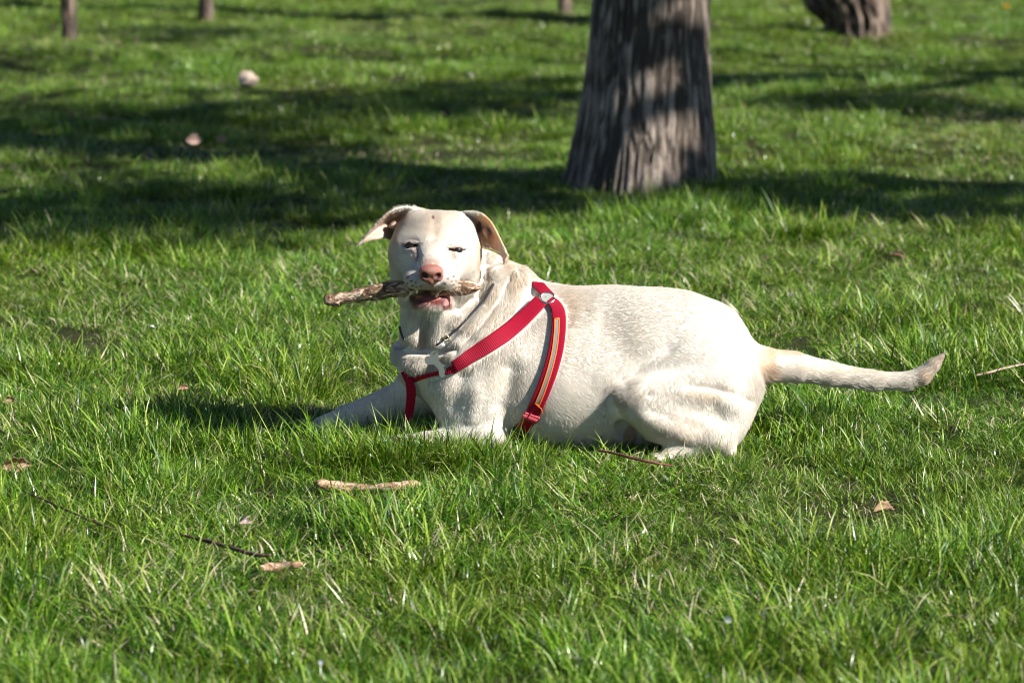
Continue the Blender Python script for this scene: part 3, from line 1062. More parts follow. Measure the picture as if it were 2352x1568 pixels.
def ribbon(name, pts, nrm, width, th, mat, parent, offset=0.0, roll=0.0, jag=0.0, u0=0, u1=1):
    """Band of webbing lying on points with normals; offset slides it sideways; width may vary."""
    n = len(pts)
    tan = np.gradient(pts, axis=0)
    tan /= np.linalg.norm(tan, axis=1, keepdims=True)
    side = np.cross(nrm, tan)
    side /= np.linalg.norm(side, axis=1, keepdims=True)
    up = np.cross(tan, side)
    w = np.interp(np.linspace(0, 1, n), np.linspace(0, 1, len(np.atleast_1d(width))), np.atleast_1d(width))
    s = np.concatenate([[0], np.cumsum(np.linalg.norm(np.diff(pts, axis=0), axis=1))])
    sect = [(-.5, 0), (-.5, .8), (-.42, 1), (-.2, 1.06), (.2, 1.06), (.42, 1), (.5, .8), (.5, 0)]
    V = []
    for k in range(n):
        c, sd = pts[k] + side[k] * offset, side[k] * math.cos(roll) + up[k] * math.sin(roll)
        u_ = up[k] * math.cos(roll) - side[k] * math.sin(roll)
        for a, hgt in sect:
            V.append(c + sd * a * w[k] + u_ * hgt * th)
    m_ = len(sect)
    F = [(k * m_ + j, k * m_ + (j + 1) % m_, (k + 1) * m_ + (j + 1) % m_, (k + 1) * m_ + j) for k in range(n - 1) for j in range(m_)]
    F += [tuple(range(m_))[::-1], tuple((n - 1) * m_ + j for j in range(m_))]
    o = mesh_obj(name, V, F, mat, parent)
    at = o.data.attributes.new("along", "FLOAT", "POINT")
    at.data.foreach_set("value", np.repeat(s, m_).astype(np.float32))
    return o


harness = empty("dog_harness", (0, 0, 0))
tag(harness, "red webbing harness with an orange edged reflective strip strapped round the dog", "harness")
STRAP_LINES = []
L1 = [(1243, 694), (1222, 716), (1190, 746), (1150, 776), (1105, 805), (1070, 826), (1044, 841)]
p1, n1 = on_dog(L1)
ribbon("shoulder_strap", p1, n1, [.031, .033, .034, .034, .032, .028, .024], .0024, red_web, harness)
STRAP_LINES.append((L1, 17))
L2 = [(1046, 846), (1020, 856), (992, 861), (965, 862), (945, 872)]
p2, n2 = on_dog(L2, 40, .005)
ribbon("chest_strap", p2, n2, [.018, .010, .008, .010, .016], .0024, red_web, harness)
STRAP_LINES.append((L2, 6))
_fd = min(-.10, (hit(945, 872) or (P(945, 872, -.1),))[0][1] - Y0 - .006)
L3 = [(926, 852, _fd), (936, 868, _fd - .002), (944, 884, _fd - .002), (945, 905, _fd + .004), (942, 935, _fd + .012), (936, 965, _fd + .02), (928, 985, _fd + .03)]
p3, n3 = on_dog(L3, 40, .001)
ribbon("breast_strap", p3, n3, [.012, .016, .020, .019, .018, .017, .016], .0024, red_web, harness)
L4 = [(928, 978, _fd + .03), (955, 986, _fd + .035), (990, 990, _fd + .04), (1030, 990, _fd + .06)]
p4, n4 = on_dog(L4, 30, .001)
ribbon("belly_strap", p4, n4, .020, .0024, red_web, harness)
L5 = [(1262, 693), (1275, 699), (1284, 716), (1284, 755), (1278, 805), (1265, 855), (1246, 905), (1224, 947), (1202, 978), (1183, 1000), (1168, 1017)]
p5, n5 = on_dog(L5, 110)
girth = ribbon("girth_strap", p5, n5, [.022, .028, .030, .031, .031, .031, .031, .030, .029, .026, .024], .0026, red_web, harness)
STRAP_LINES.append((L5, 16))
L6 = [(1234, 655), (1243, 667), (1254, 678), (1262, 686)]
p6, n6 = on_dog(L6, 20)
ribbon("back_strap", p6, n6, .025, .0024, red_web, harness)
STRAP_LINES.append((L6, 14))
# reflective strip with its orange seams, sewn on the girth strap
i0, i1 = 16, 76
seg = slice(i0, i1)
off = np.linspace(-.0045, .001, i1 - i0)
tan = np.gradient(p5, axis=0)
tan /= np.linalg.norm(tan, axis=1, keepdims=True)
side = np.cross(n5, tan)
side /= np.linalg.norm(side, axis=1, keepdims=True)
pr = p5[seg] + side[seg] * off[:, None] + n5[seg] * .0029
ribbon("reflective_strip", pr, n5[seg], .0062, .0006, refl_m, harness)
for sg in (-1, 1):
    pe = pr + side[seg] * (sg * .0044) + n5[seg] * .0002
    ribbon("orange_seam", pe, n5[seg], .0024, .0010, orange_thread, harness)
for k in (0, -1):
    c = pr[k] + n5[seg][k] * .0003
    e = np.stack([c - side[seg][k] * .0056, c, c + side[seg][k] * .0056])
    ribbon("orange_seam", e, np.stack([n5[seg][k]] * 3), .0024, .0011, orange_thread, harness)
_c = pr[-1]
V, F = tube_mesh([[(*(_c + side[i1] * -.006 + n5[i1] * .001), .0008), (*(_c + np.array((.008, -.003, -.008))), .0008), (*(_c + np.array((.012, -.003, -.020))), .0006)]], 6)
mesh_obj("loose_thread", V, F, orange_thread, harness)
# frayed end of the strap above the buckle
k = 84
fr = []
for j in np.linspace(-.5, .5, 26):
    c = p5[k] + side[k] * (j * .034) + n5[k] * .0032
    fr.append([(*c, .0009), (*(c + tan[k] * .006 + n5[k] * .0008), .0008), (*(c + tan[k] * (.011 + .003 * math.sin(j * 60)) + n5[k] * .0004), .0004)])
V, F = tube_mesh(fr, 5)
tag(mesh_obj("frayed_hem", V, F, fray_web, harness), kind="stuff")
ribbon("frayed_edge", p5[k - 2:k + 2] + n5[k - 2:k + 2] * .0028, n5[k - 2:k + 2], .034, .001, fray_web, harness)
# slider buckle
k = 97
fx = Matrix(np.stack([side[k], tan[k], n5[k]], 1).tolist()).to_4x4()


def framed_box(name, w, l, t, mat, at_, parent, bar=None, tilt=0):
    bm = bmesh.new()
    for (x, y, sx, sy) in ((-w / 2, 0, .004, l), (w / 2, 0, .004, l), (0, -l / 2, w + .004, .0035), (0, l / 2, w + .004, .0035)) if bar is None else ((0, 0, w, l),):
        r = bmesh.ops.create_cube(bm, size=1)
        bmesh.ops.scale(bm, vec=(sx, sy, t), verts=r["verts"])
        bmesh.ops.translate(bm, vec=(x, y, 0), verts=r["verts"])
    bmesh.ops.bevel(bm, geom=list(bm.edges), offset=min(.001, t * .3), segments=2, affect="EDGES", profile=.7)
    me = bpy.data.meshes.new(name)
    bm.to_mesh(me)
    bm.free()
    me.transform(Matrix.Translation(Vector(at_)) @ fx)
    me.materials.append(mat)
    o = bpy.data.objects.new(name, me)
    o.parent = parent
    COL.objects.link(o)
    return o


bk = framed_box("buckle", .031, .020, .004, black_plastic, p5[k] + n5[k] * .0045, harness)
framed_box("buckle_bar", .030, .0042, .003, steel, p5[k] + n5[k] * .0062 - tan[k] * .002, bk, bar=1)
bk2 = P(934, 972, _fd + .018)
fx = Matrix(((.75, .3, 0), (0, 0, -1), (-.3, .75, 0))).to_4x4()
framed_box("buckle", .018, .022, .004, black_plastic, bk2, harness)
# steel ring and plate where the straps meet
rc, rn = hit(1257, 690)
rn = np.array(n5[0])
rc = rc + rn * .0075
tq = Vector(rn).to_track_quat("Z", "Y").to_matrix().to_4x4()
pts_ = []
for j in range(25):
    a = 2 * math.pi * j / 24
    pts_.append((*(rc + np.array(tq.to_3x3() @ Vector((.0145 * math.cos(a), .0145 * math.sin(a), .0005)))), .0021))
V, F = tube_mesh([pts_], 8)
ring = mesh_obj("steel_ring", V, F, steel, harness)
bm = bmesh.new()
r_ = bmesh.ops.create_cone(bm, cap_ends=True, segments=28, radius1=.0130, radius2=.0130, depth=.004)
me = bpy.data.meshes.new("ring_plate")
bm.to_mesh(me)
bm.free()
me.transform(Matrix.Translation(Vector(rc - rn * .001)) @ tq)
me.materials.append(plain_mat("brushed_steel", (.50, .50, .44), .45, .5))
o = bpy.data.objects.new("ring_plate", me)
o.parent = harness
COL.objects.link(o)

# ------------------------------------------------------------------ cord collar with its tag
collar = empty("dog_collar", (0, 0, 0))
tag(collar, "thin dark cord collar with a bone shaped silver tag hanging at the dog's throat", "collar")
cord_m, nt, b = new_mat("braided_dark_cord")
_tc = N(nt, "ShaderNodeTexCoord")
_wv = N(nt, "ShaderNodeTexWave", Scale=180)
nt.links.new(_tc.outputs["Object"], _wv.inputs["Vector"])
nt.links.new(ramp(nt, _wv.outputs["Fac"], [(.2, (.008, .008, .012)), (.9, (.06, .06, .075))]), b.inputs["Base Color"])
b.inputs["Roughness"].default_value = .6
LC = [(1134, 652), (1116, 687), (1098, 707), (1081, 724), (1048, 758), (1026, 776), (1010, 788), (988, 799), (956, 801), (936, 792), (922, 768), (920, 750)]
pc, ncl = on_dog(LC, 90, .0022)
_cx = to_px(pc)[0]
pc = pc - ncl * (.0085 * sstep(1004, 996, _cx) * sstep(928, 936, _cx))[:, None]
V, F = tube_mesh([[(*p, .0023 + .0003 * (k % 2)) for k, p in enumerate(pc)]], 8)
mesh_obj("cord", V, F, cord_m, collar)
kc = int(np.argmin(np.abs(to_px(pc)[0] - 1024)))
ctr = pc[kc] + ncl[kc] * .003
V, F = tube_mesh([[(*(ctr + .0055 * np.array((math.cos(a), -.2 * math.sin(a), math.sin(a)))), .0014) for a in np.linspace(0, 2 * math.pi, 15)]], 7)
mesh_obj("split_ring", V, F, plain_mat("brass", (.55, .42, .22), .3, 1.0), collar)
b0, b1 = P(991, 821, 0), P(1022, 852, 0)
_hz = min(h[0][1] for h in (hit(991, 821), hit(1005, 836), hit(1022, 852)) if h) - Y0 - .008
b0, b1 = P(991, 821, _hz), P(1022, 852, _hz)
V, F = tube_mesh([[(*(P(1021, 783, _hz + .004)), .001), (*(P(1008, 800, _hz)), .001), (*(P(997, 813, _hz - .001)), .001)]], 6)
mesh_obj("tag_link", V, F, steel, collar)
ax_, up_ = (b1 - b0), np.array((0, -1, .12))
Lb = np.linalg.norm(ax_)
ax_ /= Lb
up_ = up_ - ax_ * (up_ @ ax_)
up_ /= np.linalg.norm(up_)
sd_ = np.cross(up_, ax_)
out = []
for e, s_ in ((0, -1), (1, 1)):
    for l in ((-1, 1) if e == 0 else (1, -1)):
        cu, cv = e * Lb, l * .0085 * (1.05 if e == 0 else .85)
        for t in np.linspace(-100, 130, 12) if True else ():
            a = R(t)
            u = cu + s_ * (.0095 * math.sin(a) * .9) * (1 if True else 0)
            v = cv + l * .0095 * math.cos(a) * .95
            out.append((u, v))
# outline by angle round the middle, from a union of four lobes and a shaft
lob = [(0, -.0078, .0088), (0, .0078, .0088), (Lb, -.0070, .0078), (Lb, .0070, .0078)]
poly = []
for t in np.linspace(0, 2 * math.pi, 120, endpoint=False):
    d = np.array((math.cos(t), math.sin(t)))
    best = .004
    for rr_ in np.linspace(.0, .05, 251):
        q = np.array((Lb / 2, 0)) + d * rr_
        if (abs(q[1]) < .0064 and -.002 < q[0] < Lb + .002) or any((q[0] - x) ** 2 + (q[1] - y) ** 2 < r * r for x, y, r in lob):
            best = rr_
    poly.append(np.array((Lb / 2, 0)) + d * best)
V = [b0 + ax_ * q[0] + sd_ * q[1] + up_ * z for z in (.0011, -.0011) for q in poly]
n_ = len(poly)
V += [b0 + ax_ * Lb / 2 + up_ * .0011, b0 + ax_ * Lb / 2 - up_ * .0011]
F = [(j, (j + 1) % n_, n_ + (j + 1) % n_, n_ + j) for j in range(n_)] + [(j, (j + 1) % n_, 2 * n_) for j in range(n_)] + [(n_ + j, n_ + (j + 1) % n_, 2 * n_ + 1) for j in range(n_)]
bone_m, nt, b = new_mat("scuffed_silver")
_nz = N(nt, "ShaderNodeTexNoise", Scale=260, Detail=5)
nt.links.new(ramp(nt, _nz.outputs[0], [(.35, (.16, .17, .16)), (.6, (.32, .34, .31))]), b.inputs["Base Color"])
b.inputs["Metallic"].default_value = .75
b.inputs["Roughness"].default_value = .42
mesh_obj("bone_tag", V, F, bone_m, collar, smooth=False)

# ------------------------------------------------------------------ the stick in its mouth
def stick_mesh(pts, seed, relief, nside=28, n=120):
    q = smooth_line([p[:3] for p in pts], n)
    t = np.concatenate([[0], np.cumsum(np.linalg.norm(np.diff(np.array([p[:3] for p in pts]), axis=0), axis=1))])
    rad = np.interp(np.linspace(0, t[-1], n), t, [p[3] for p in pts])
    tan = np.gradient(q, axis=0)
    tan /= np.linalg.norm(tan, axis=1, keepdims=True)
    u = np.cross(tan, (0, 0, 1.0))
    u /= np.linalg.norm(u, axis=1, keepdims=True)
    w = np.cross(u, tan)
    a = np.linspace(0, 2 * np.pi, nside, endpoint=False)
    d = u[:, None, :] * np.cos(a)[None, :, None] + w[:, None, :] * np.sin(a)[None, :, None]
    base = q[:, None, :] + d * rad[:, None, None]
    nz = fbm(base.reshape(-1, 3) * np.array([90, 190, 190]), 4, seed).reshape(n, nside)
    nz2 = fbm(base.reshape(-1, 3) * 26, 2, seed + 4).reshape(n, nside)
    h = (nz - .5) * 1.5 + np.where(nz2 > .53, .55, -.25)
    V = (base + d * (h * relief * np.minimum(1, rad / rad.max() * 1.3)[:, None])[..., None]).reshape(-1, 3)
    i, j = np.arange(n - 1)[:, None] * nside, np.arange(nside)[None, :]
    Q = np.stack([i + j, i + (j + 1) % nside, i + nside + (j + 1) % nside, i + nside + j], -1).reshape(-1, 4)
    F = [tuple(map(int, f)) for f in Q] + [tuple(range(nside))[::-1], tuple((n - 1) * nside + k for k in range(nside))]
    return V, F, h


def stick_mat(name, dark, mid, pale, scale=55):
    m, nt, b = new_mat(name)
    tc = N(nt, "ShaderNodeTexCoord")
    mp = N(nt, "ShaderNodeMapping")
    mp.inputs["Scale"].default_value = (.45, 1, 1)
    nt.links.new(tc.outputs["Object"], mp.inputs[0])
    n1 = N(nt, "ShaderNodeTexNoise", Scale=scale, Detail=8, Roughness=.75, Distortion=1.0)
    nt.links.new(mp.outputs[0], n1.inputs["Vector"])
    nt.links.new(ramp(nt, n1.outputs[0], [(.36, dark), (.5, mid), (.60, pale), (.75, mid)]), b.inputs["Base Color"])
    bp = N(nt, "ShaderNodeBump", Strength=.8, Distance=.003)
    nt.links.new(n1.outputs[0], bp.inputs["Height"])
    nt.links.new(bp.outputs[0], b.inputs["Normal"])
    b.inputs["Roughness"].default_value = .85
    b.inputs["Specular IOR Level"].default_value = .25
    return m


bark_stick = stick_mat("peeling_stick_bark", (.035, .02, .012), (.20, .115, .065), (.66, .52, .40), 75)
wood_orange = stick_mat("bare_orange_wood", (.11, .055, .03), (.33, .20, .12), (.54, .42, .32), 90)
wood_dark = stick_mat("dark_twig_bark", (.02, .012, .01), (.07, .04, .03), (.16, .11, .09), 90)
SK = [(744, 691, -.150, 8), (750, 690, -.150, 12), (766, 689, -.151, 14), (800, 683, -.152, 14), (835, 675, -.153, 16), (870, 669, -.154, 17), (900, 666, -.154, 17), (940, 664, -.154, 16),
      (990, 664, -.154, 15), (1035, 661, -.154, 16), (1060, 660, -.155, 17), (1080, 661, -.155, 14), (1094, 662, -.156, 9), (1106, 660, -.156, 2)]
V, F, _h = stick_mesh([(*P(x, y, d), r / S) for x, y, d, r in SK], 3, .0040, 40, 200)
stick = mesh_obj("stick", V, F, bark_stick)
tag(stick, "short brown stick with peeling bark held crosswise in the dog's mouth", "stick")

# ------------------------------------------------------------------ fur
FLOW = [  # (px, py, dy, direction in the view (right, down), away from the camera)
    (990, 600, -.2, 0, -1, .4), (998, 540, -.13, 0, -1, .5), (1000, 490, -.08, 0, -.6, 1), (935, 575, -.12, -.8, -.1, .6), (1065, 585, -.12, .9, .1, .6),
    (930, 630, -.12, -.7, .6, .5), (1060, 640, -.12, .7, .5, .5), (960, 640, -.2, -.8, .5, .2), (1020, 640, -.2, .8, .5, .2), (990, 712, -.18, 0, 1, .3),
    (900, 560, -.05, -.2, .6, .6), (860, 520, -.09, -.8, .6, 0), (1130, 530, -.08, .5, .9, 0), (1155, 575, -.1, .4, 1, 0),
    (950, 740, -.1, -.1, 1, 0), (1010, 750, -.11, .1, 1, 0), (1080, 720, -.1, -.3, 1, .1), (1160, 640, -.05, -.1, 1, .2), (1220, 640, 0, .6, .8, .2),
    (1150, 750, -.12, -.2, 1, 0), (930, 820, 0, -.3, 1, 0), (980, 835, -.12, -.1, 1, 0), (1060, 815, -.14, -.3, 1, 0), (1040, 900, -.15, .1, 1, 0),
    (1120, 880, -.16, .5, .9, 0), (1080, 970, -.17, -.1, 1, 0), (1150, 950, -.16, .4, 1, 0), (1000, 1015, -.18, -1, .2, 0), (870, 1030, -.19, -1, .1, 0), (900, 925, .03, -.9, .45, 0), (760, 975, .03, -1, .3, 0),
    (1300, 670, -.05, 1, .1, .1), (1450, 665, -.05, 1, .1, .1), (1600, 690, -.05, 1, .45, 0), (1300, 780, -.14, .95, .3, 0), (1420, 800, -.15, .95, .3, 0), (1330, 920, -.16, .8, .55, 0), (1250, 960, -.15, .7, .7, 0),
    (1560, 790, -.14, .9, .5, 0), (1690, 790, -.05, .7, .8, 0), (1700, 860, -.08, .4, 1, 0), (1500, 880, -.16, -.3, .9, 0), (1440, 905, -.17, -.8, .5, 0), (1600, 900, -.16, .3, 1, 0), (1680, 950, -.14, .1, 1, 0),
    (1560, 970, -.19, .6, .7, 0), (1650, 1000, -.18, .3, 1, 0), (1540, 1040, -.2, -1, .1, 0), (1800, 815, .03, 1, .15, 0), (1800, 865, .02, .9, .5, 0), (1950, 860, .06, 1, .12, 0), (1950, 885, .06, .95, .3, 0),
    (2080, 860, .08, 1, -.05, 0), (2090, 890, .08, .95, .05, 0), (2130, 850, .08, .7, -.65, 0), (2160, 820, .08, .65, -.75, 0)]
LEN = [(1000, 570, 130, 110, .0065), (990, 650, 80, 40, .0035), (860, 530, 60, 60, .0045), (1135, 545, 45, 70, .0045), (1000, 770, 100, 80, .010), (1200, 680, 60, 90, .018), (1130, 720, 70, 110, .014),
       (960, 835, 80, 40, .016), (1060, 820, 50, 40, .016), (1300, 690, 70, 60, .017), (800, 960, 120, 60, .007), (950, 1020, 180, 30, .007), (1440, 900, 50, 30, .020), (1560, 1000, 130, 60, .008),
       (1780, 865, 60, 30, .024), (1950, 880, 150, 30, .018), (2110, 880, 60, 30, .018), (2140, 855, 50, 50, .014), (2165, 815, 22, 22, .012), (1735, 900, 20, 30, .016)]
rng = np.random.default_rng(12)


def fur(count):
    q = dog_v[dog_q]
    area = .5 * np.linalg.norm(np.cross(q[:, 2] - q[:, 0], q[:, 3] - q[:, 1]), axis=1)
    cen = q.mean(1)
    cx, cy, _ = to_px(cen)
    head = (cx < 1180) & (cy < 730)
    w = area * np.where(head, 2.2, 1.0)
    nq = dog_n[dog_q].mean(1)
    nq /= np.linalg.norm(nq, axis=1, keepdims=True) + 1e-9
    w *= np.where(nq[:, 2] < -.8, .15, 1) * np.where(nq[:, 1] > .5, .45, 1) * np.where(cen[:, 2] < .01, .1, 1)
    pick = rng.choice(len(q), count, p=w / w.sum())
    s, t = rng.random(count)[:, None], rng.random(count)[:, None]
    f = q[pick]
    fn = dog_n[dog_q][pick]
    bil = lambda a: (a[:, 0] * (1 - s) + a[:, 1] * s) * (1 - t) + (a[:, 3] * (1 - s) + a[:, 2] * s) * t
    root, nr = bil(f), bil(fn)
    nr /= np.linalg.norm(nr, axis=1, keepdims=True) + 1e-9
    x, y, _ = to_px(root)
    front = nr[:, 1] < .3
    bare = np.zeros(count, bool)
    for px, py, rx, ry in ((990, 632, 29, 22), (986, 681, 34, 8), (988, 672, 46, 7), (944, 566.5, 15, 7), (1049, 575.5, 15, 7), (1024, 686, 13, 14)):
        bare |= front & (((x - px) / rx) ** 2 + ((y - py) / ry) ** 2 < 1)
    L = np.full(count, .0080)
    for px, py, rx, ry, l in LEN:
        k = sstep(1.3, .5, np.sqrt(((x - px) / rx) ** 2 + ((y - py) / ry) ** 2))
        L += (l - L) * k
    L *= rng.uniform(.65, 1.2, count)
    for ln, wd in STRAP_LINES:
        d = poly_dist(x, y, ln)
        L = np.where(front & (d < wd * .92), L * .3, L)
    A = np.array([P(*a[:3]) for a in FLOW])
    D = np.array([(a[3], a[5], -a[4]) for a in FLOW], float)
    D /= np.linalg.norm(D, axis=1, keepdims=True)
    dirs = np.zeros((count, 3))
    for k0 in range(0, count, 20000):
        d2 = ((root[k0:k0 + 20000, None, :] - A[None]) ** 2).sum(2)
        wt = 1 / (d2 + 2e-4) ** 1.8
        dirs[k0:k0 + 20000] = (wt @ D) / wt.sum(1, keepdims=True)
    sw = np.stack([fbm(root * 30, 2, 200 + k) - .5 for k in range(3)], 1) * .24
    sw += np.stack([vnoise(root * 150, 300 + k) - .5 for k in range(3)], 1) * .10
    dirs = dirs / (np.linalg.norm(dirs, axis=1, keepdims=True) + 1e-6) + sw + rng.normal(0, .06, (count, 3))
    dirs -= nr * (dirs * nr).sum(1, keepdims=True)
    dirs /= np.linalg.norm(dirs, axis=1, keepdims=True) + 1e-9
    lift = rng.uniform(.04, .12, count)[:, None]
    lift = lift + (rng.random(count)[:, None] > .994) * .4
    pts = []
    for tt in (0, .33, .68, 1.0):
        pts.append(root + L[:, None] * (dirs * tt + nr * (lift * (tt * 1.25 - .55 * tt * tt))) - nr * .0006 * (tt == 0))
    pts = np.stack(pts, 1)[~bare]
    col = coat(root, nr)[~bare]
    col = np.clip(col * rng.uniform(.94, 1.04, len(col))[:, None], 0, .95)
    return pts, col


def hair_object(name, pts, col, r0, r1, mat, parent):
    n, k = pts.shape[:2]
    c = bpy.data.hair_curves.new(name)
    c.add_curves([k] * n)
    c.attributes["position"].data.foreach_set("vector", pts.astype(np.float32).ravel())
    ra = c.attributes.new("radius", "FLOAT", "POINT")
    ra.data.foreach_set("value", np.tile(np.linspace(1, r1 / r0, k) * r0, n).astype(np.float32))
    ca = c.attributes.new("coat", "FLOAT_COLOR", "CURVE")
    ca.data.foreach_set("color", np.concatenate([col, np.ones((n, 1))], 1).astype(np.float32).ravel())
    c.materials.append(mat)
    o = bpy.data.objects.new(name, c)
    o.parent = parent
    COL.objects.link(o)
    return o


fur_m, nt, b = new_mat("fur_hair")
_at = N(nt, "ShaderNodeAttribute", attribute_name="coat")
nt.links.new(_at.outputs["Color"], b.inputs["Base Color"])
b.inputs["Roughness"].default_value = .6
b.inputs["Specular IOR Level"].default_value = .25
_tr = N(nt, "ShaderNodeBsdfTranslucent")
nt.links.new(_at.outputs["Color"], _tr.inputs["Color"])
_ms = N(nt, "ShaderNodeMixShader")
_ms.inputs[0].default_value = .5
nt.links.new(b.outputs[0], _ms.inputs[1])
nt.links.new(_tr.outputs[0], _ms.inputs[2])
nt.links.new(_ms.outputs[0], nt.nodes["Material Output"].inputs["Surface"])
_fp, _fc = fur(380000)
tag(hair_object("fur", _fp, _fc, .00040, .00012, fur_m, dog), kind="stuff")
# whiskers and chin hairs
wp, wc = [], []
for _ in range(24):
    sgn = rng.choice([-1, 1])
    px, py = 990 + sgn * rng.uniform(22, 52), rng.uniform(636, 660)
    if rng.random() < .16:
        px, py = rng.uniform(965, 1015), rng.uniform(702, 714)
    h = hit(px, py)
    if h is None:
        continue
    L = rng.uniform(.018, .042)
    d = np.array((sgn * rng.uniform(.4, 1), -.35, -rng.uniform(.1, .7)))
    if py > 700:
        L = rng.uniform(.008, .018)
        d = np.array((rng.uniform(-.5, .6), -.3, -1))
    d /= np.linalg.norm(d)
    wp.append([h[0] + d * L * t + np.array((0, 0, -.012)) * t * t for t in (0, .33, .67, 1)])
    wc.append((.85, .78, .66))
tag(hair_object("whiskers", np.array(wp), np.array(wc), .00016, .00006, fur_m, dog), kind="stuff")
# ------------------------------------------------------------------ grass: tufts of curved blades instanced over the lawn
grass_m, nt, b = new_mat("grass_blades")
_at = N(nt, "ShaderNodeAttribute", attribute_name="shade")
_ge = N(nt, "ShaderNodeNewGeometry")
_oi = N(nt, "ShaderNodeObjectInfo")
_n1 = N(nt, "ShaderNodeTexNoise", Scale=.9, Detail=4, Roughness=.6)
nt.links.new(_ge.outputs["Position"], _n1.inputs["Vector"])
green = ramp(nt, _at.outputs["Fac"], [(.0, (.014, .062, .003)), (.42, (.070, .170, .007)), (.70, (.185, .300, .020)), (.86, (.38, .46, .11)), (.90, (.36, .31, .17)), (1.0, (.55, .48, .34))])
_hs = N(nt, "ShaderNodeHueSaturation")
_mr = N(nt, "ShaderNodeMapRange")
_mr.inputs["From Min"].default_value, _mr.inputs["From Max"].default_value = .3, .7
_mr.inputs["To Min"].default_value, _mr.inputs["To Max"].default_value = .486, .516
nt.links.new(_n1.outputs[0], _mr.inputs["Value"])
nt.links.new(_mr.outputs[0], _hs.inputs["Hue"])
_mv = N(nt, "ShaderNodeMapRange")
_mv.inputs["To Min"].default_value, _mv.inputs["To Max"].default_value = .75, 1.25
nt.links.new(_oi.outputs["Random"], _mv.inputs["Value"])
nt.links.new(_mv.outputs[0], _hs.inputs["Value"])
nt.links.new(green, _hs.inputs["Color"])
nt.links.new(_hs.outputs[0], b.inputs["Base Color"])
_rr = N(nt, "ShaderNodeMapRange")
_rr.inputs["To Min"].default_value, _rr.inputs["To Max"].default_value = .22, .55
_wn = N(nt, "ShaderNodeMath", operation="FRACT")
_wm = N(nt, "ShaderNodeMath", operation="MULTIPLY")
_wm.inputs[1].default_value = 37.7
nt.links.new(_at.outputs["Fac"], _wm.inputs[0])
nt.links.new(_wm.outputs[0], _wn.inputs[0])
nt.links.new(_wn.outputs[0], _rr.inputs["Value"])
nt.links.new(_rr.outputs[0], b.inputs["Roughness"])
b.inputs["Specular IOR Level"].default_value = .33
_tr = N(nt, "ShaderNodeBsdfTranslucent")
_tc2 = N(nt, "ShaderNodeMix", data_type="RGBA", blend_type="MULTIPLY")
_tc2.inputs[0].default_value = 1.0
nt.links.new(_hs.outputs[0], _tc2.inputs[6])
_tc2.inputs[7].default_value = (1.3, 1.2, .4, 1)
nt.links.new(_tc2.outputs[2], _tr.inputs["Color"])
_ms = N(nt, "ShaderNodeMixShader")
_ms.inputs[0].default_value = .2
nt.links.new(b.outputs[0], _ms.inputs[1])
nt.links.new(_tr.outputs[0], _ms.inputs[2])
nt.links.new(_ms.outputs[0], nt.nodes["Material Output"].inputs["Surface"])

rng_g = np.random.default_rng(21)


def blades(n, rad, hmin, hmax, wid, lean, dry, comb=None, flat=0.0):
    """(verts, quads, shade) of n curved, tapering blades rooted in a disc."""
    a = rng_g.uniform(0, 2 * np.pi, n)
    r = rad * np.sqrt(rng_g.random(n))
    root = np.stack([r * np.cos(a), r * np.sin(a), np.full(n, -.012)], 1)
    H = rng_g.uniform(hmin, hmax, n) * np.where(rng_g.random(n) < .12, 1.35, 1)
    az = rng_g.uniform(0, 2 * np.pi, n) if comb is None else rng_g.normal(comb, .7, n)
    az = np.where(rng_g.random(n) < .45, a + rng_g.normal(0, .6, n), az)
    ln = np.clip(rng_g.normal(lean, .28, n), .05, 1.35)
    ln = np.where(rng_g.random(n) < flat, rng_g.uniform(1.0, 1.45, n), ln)
    bend = rng_g.uniform(.2, 1.7, n)
    out = np.stack([np.cos(az), np.sin(az), 0 * az], 1)
    tw = rng_g.uniform(-.9, .9, n)
    side = np.stack([-np.sin(az + tw), np.cos(az + tw), rng_g.normal(0, .25, n)], 1)
    W = wid * rng_g.uniform(.6, 1.35, n)
    V, k = [], 5
    p = root.copy()
    step = (H / (k - 1))[:, None]
    for i in range(k):
        t = i / (k - 1)
        w = (W * (1 - t ** 2.2) * (.75 + .5 * min(1, t * 3)))[:, None] * .5
        V.append(p - side * w)
        V.append(p + side * w)
        th = ln * .6 + bend * t
        p = p + step * (out * np.sin(th)[:, None] + np.array([0, 0, 1.0]) * np.cos(th)[:, None])
        p[:, 2] = np.maximum(p[:, 2], .004)
    V = np.stack(V, 1)
    idx = np.arange(n)[:, None] * (2 * k)
    Q = np.concatenate([np.stack([idx[:, 0] + 2 * i, idx[:, 0] + 2 * i + 1, idx[:, 0] + 2 * i + 3, idx[:, 0] + 2 * i + 2], 1) for i in range(k - 1)])
    sh = rng_g.uniform(0, .84, n)
    sh = np.where(rng_g.random(n) < dry, rng_g.uniform(.88, 1, n), sh)
    return V.reshape(-1, 3), Q, np.repeat(sh, 2 * k)


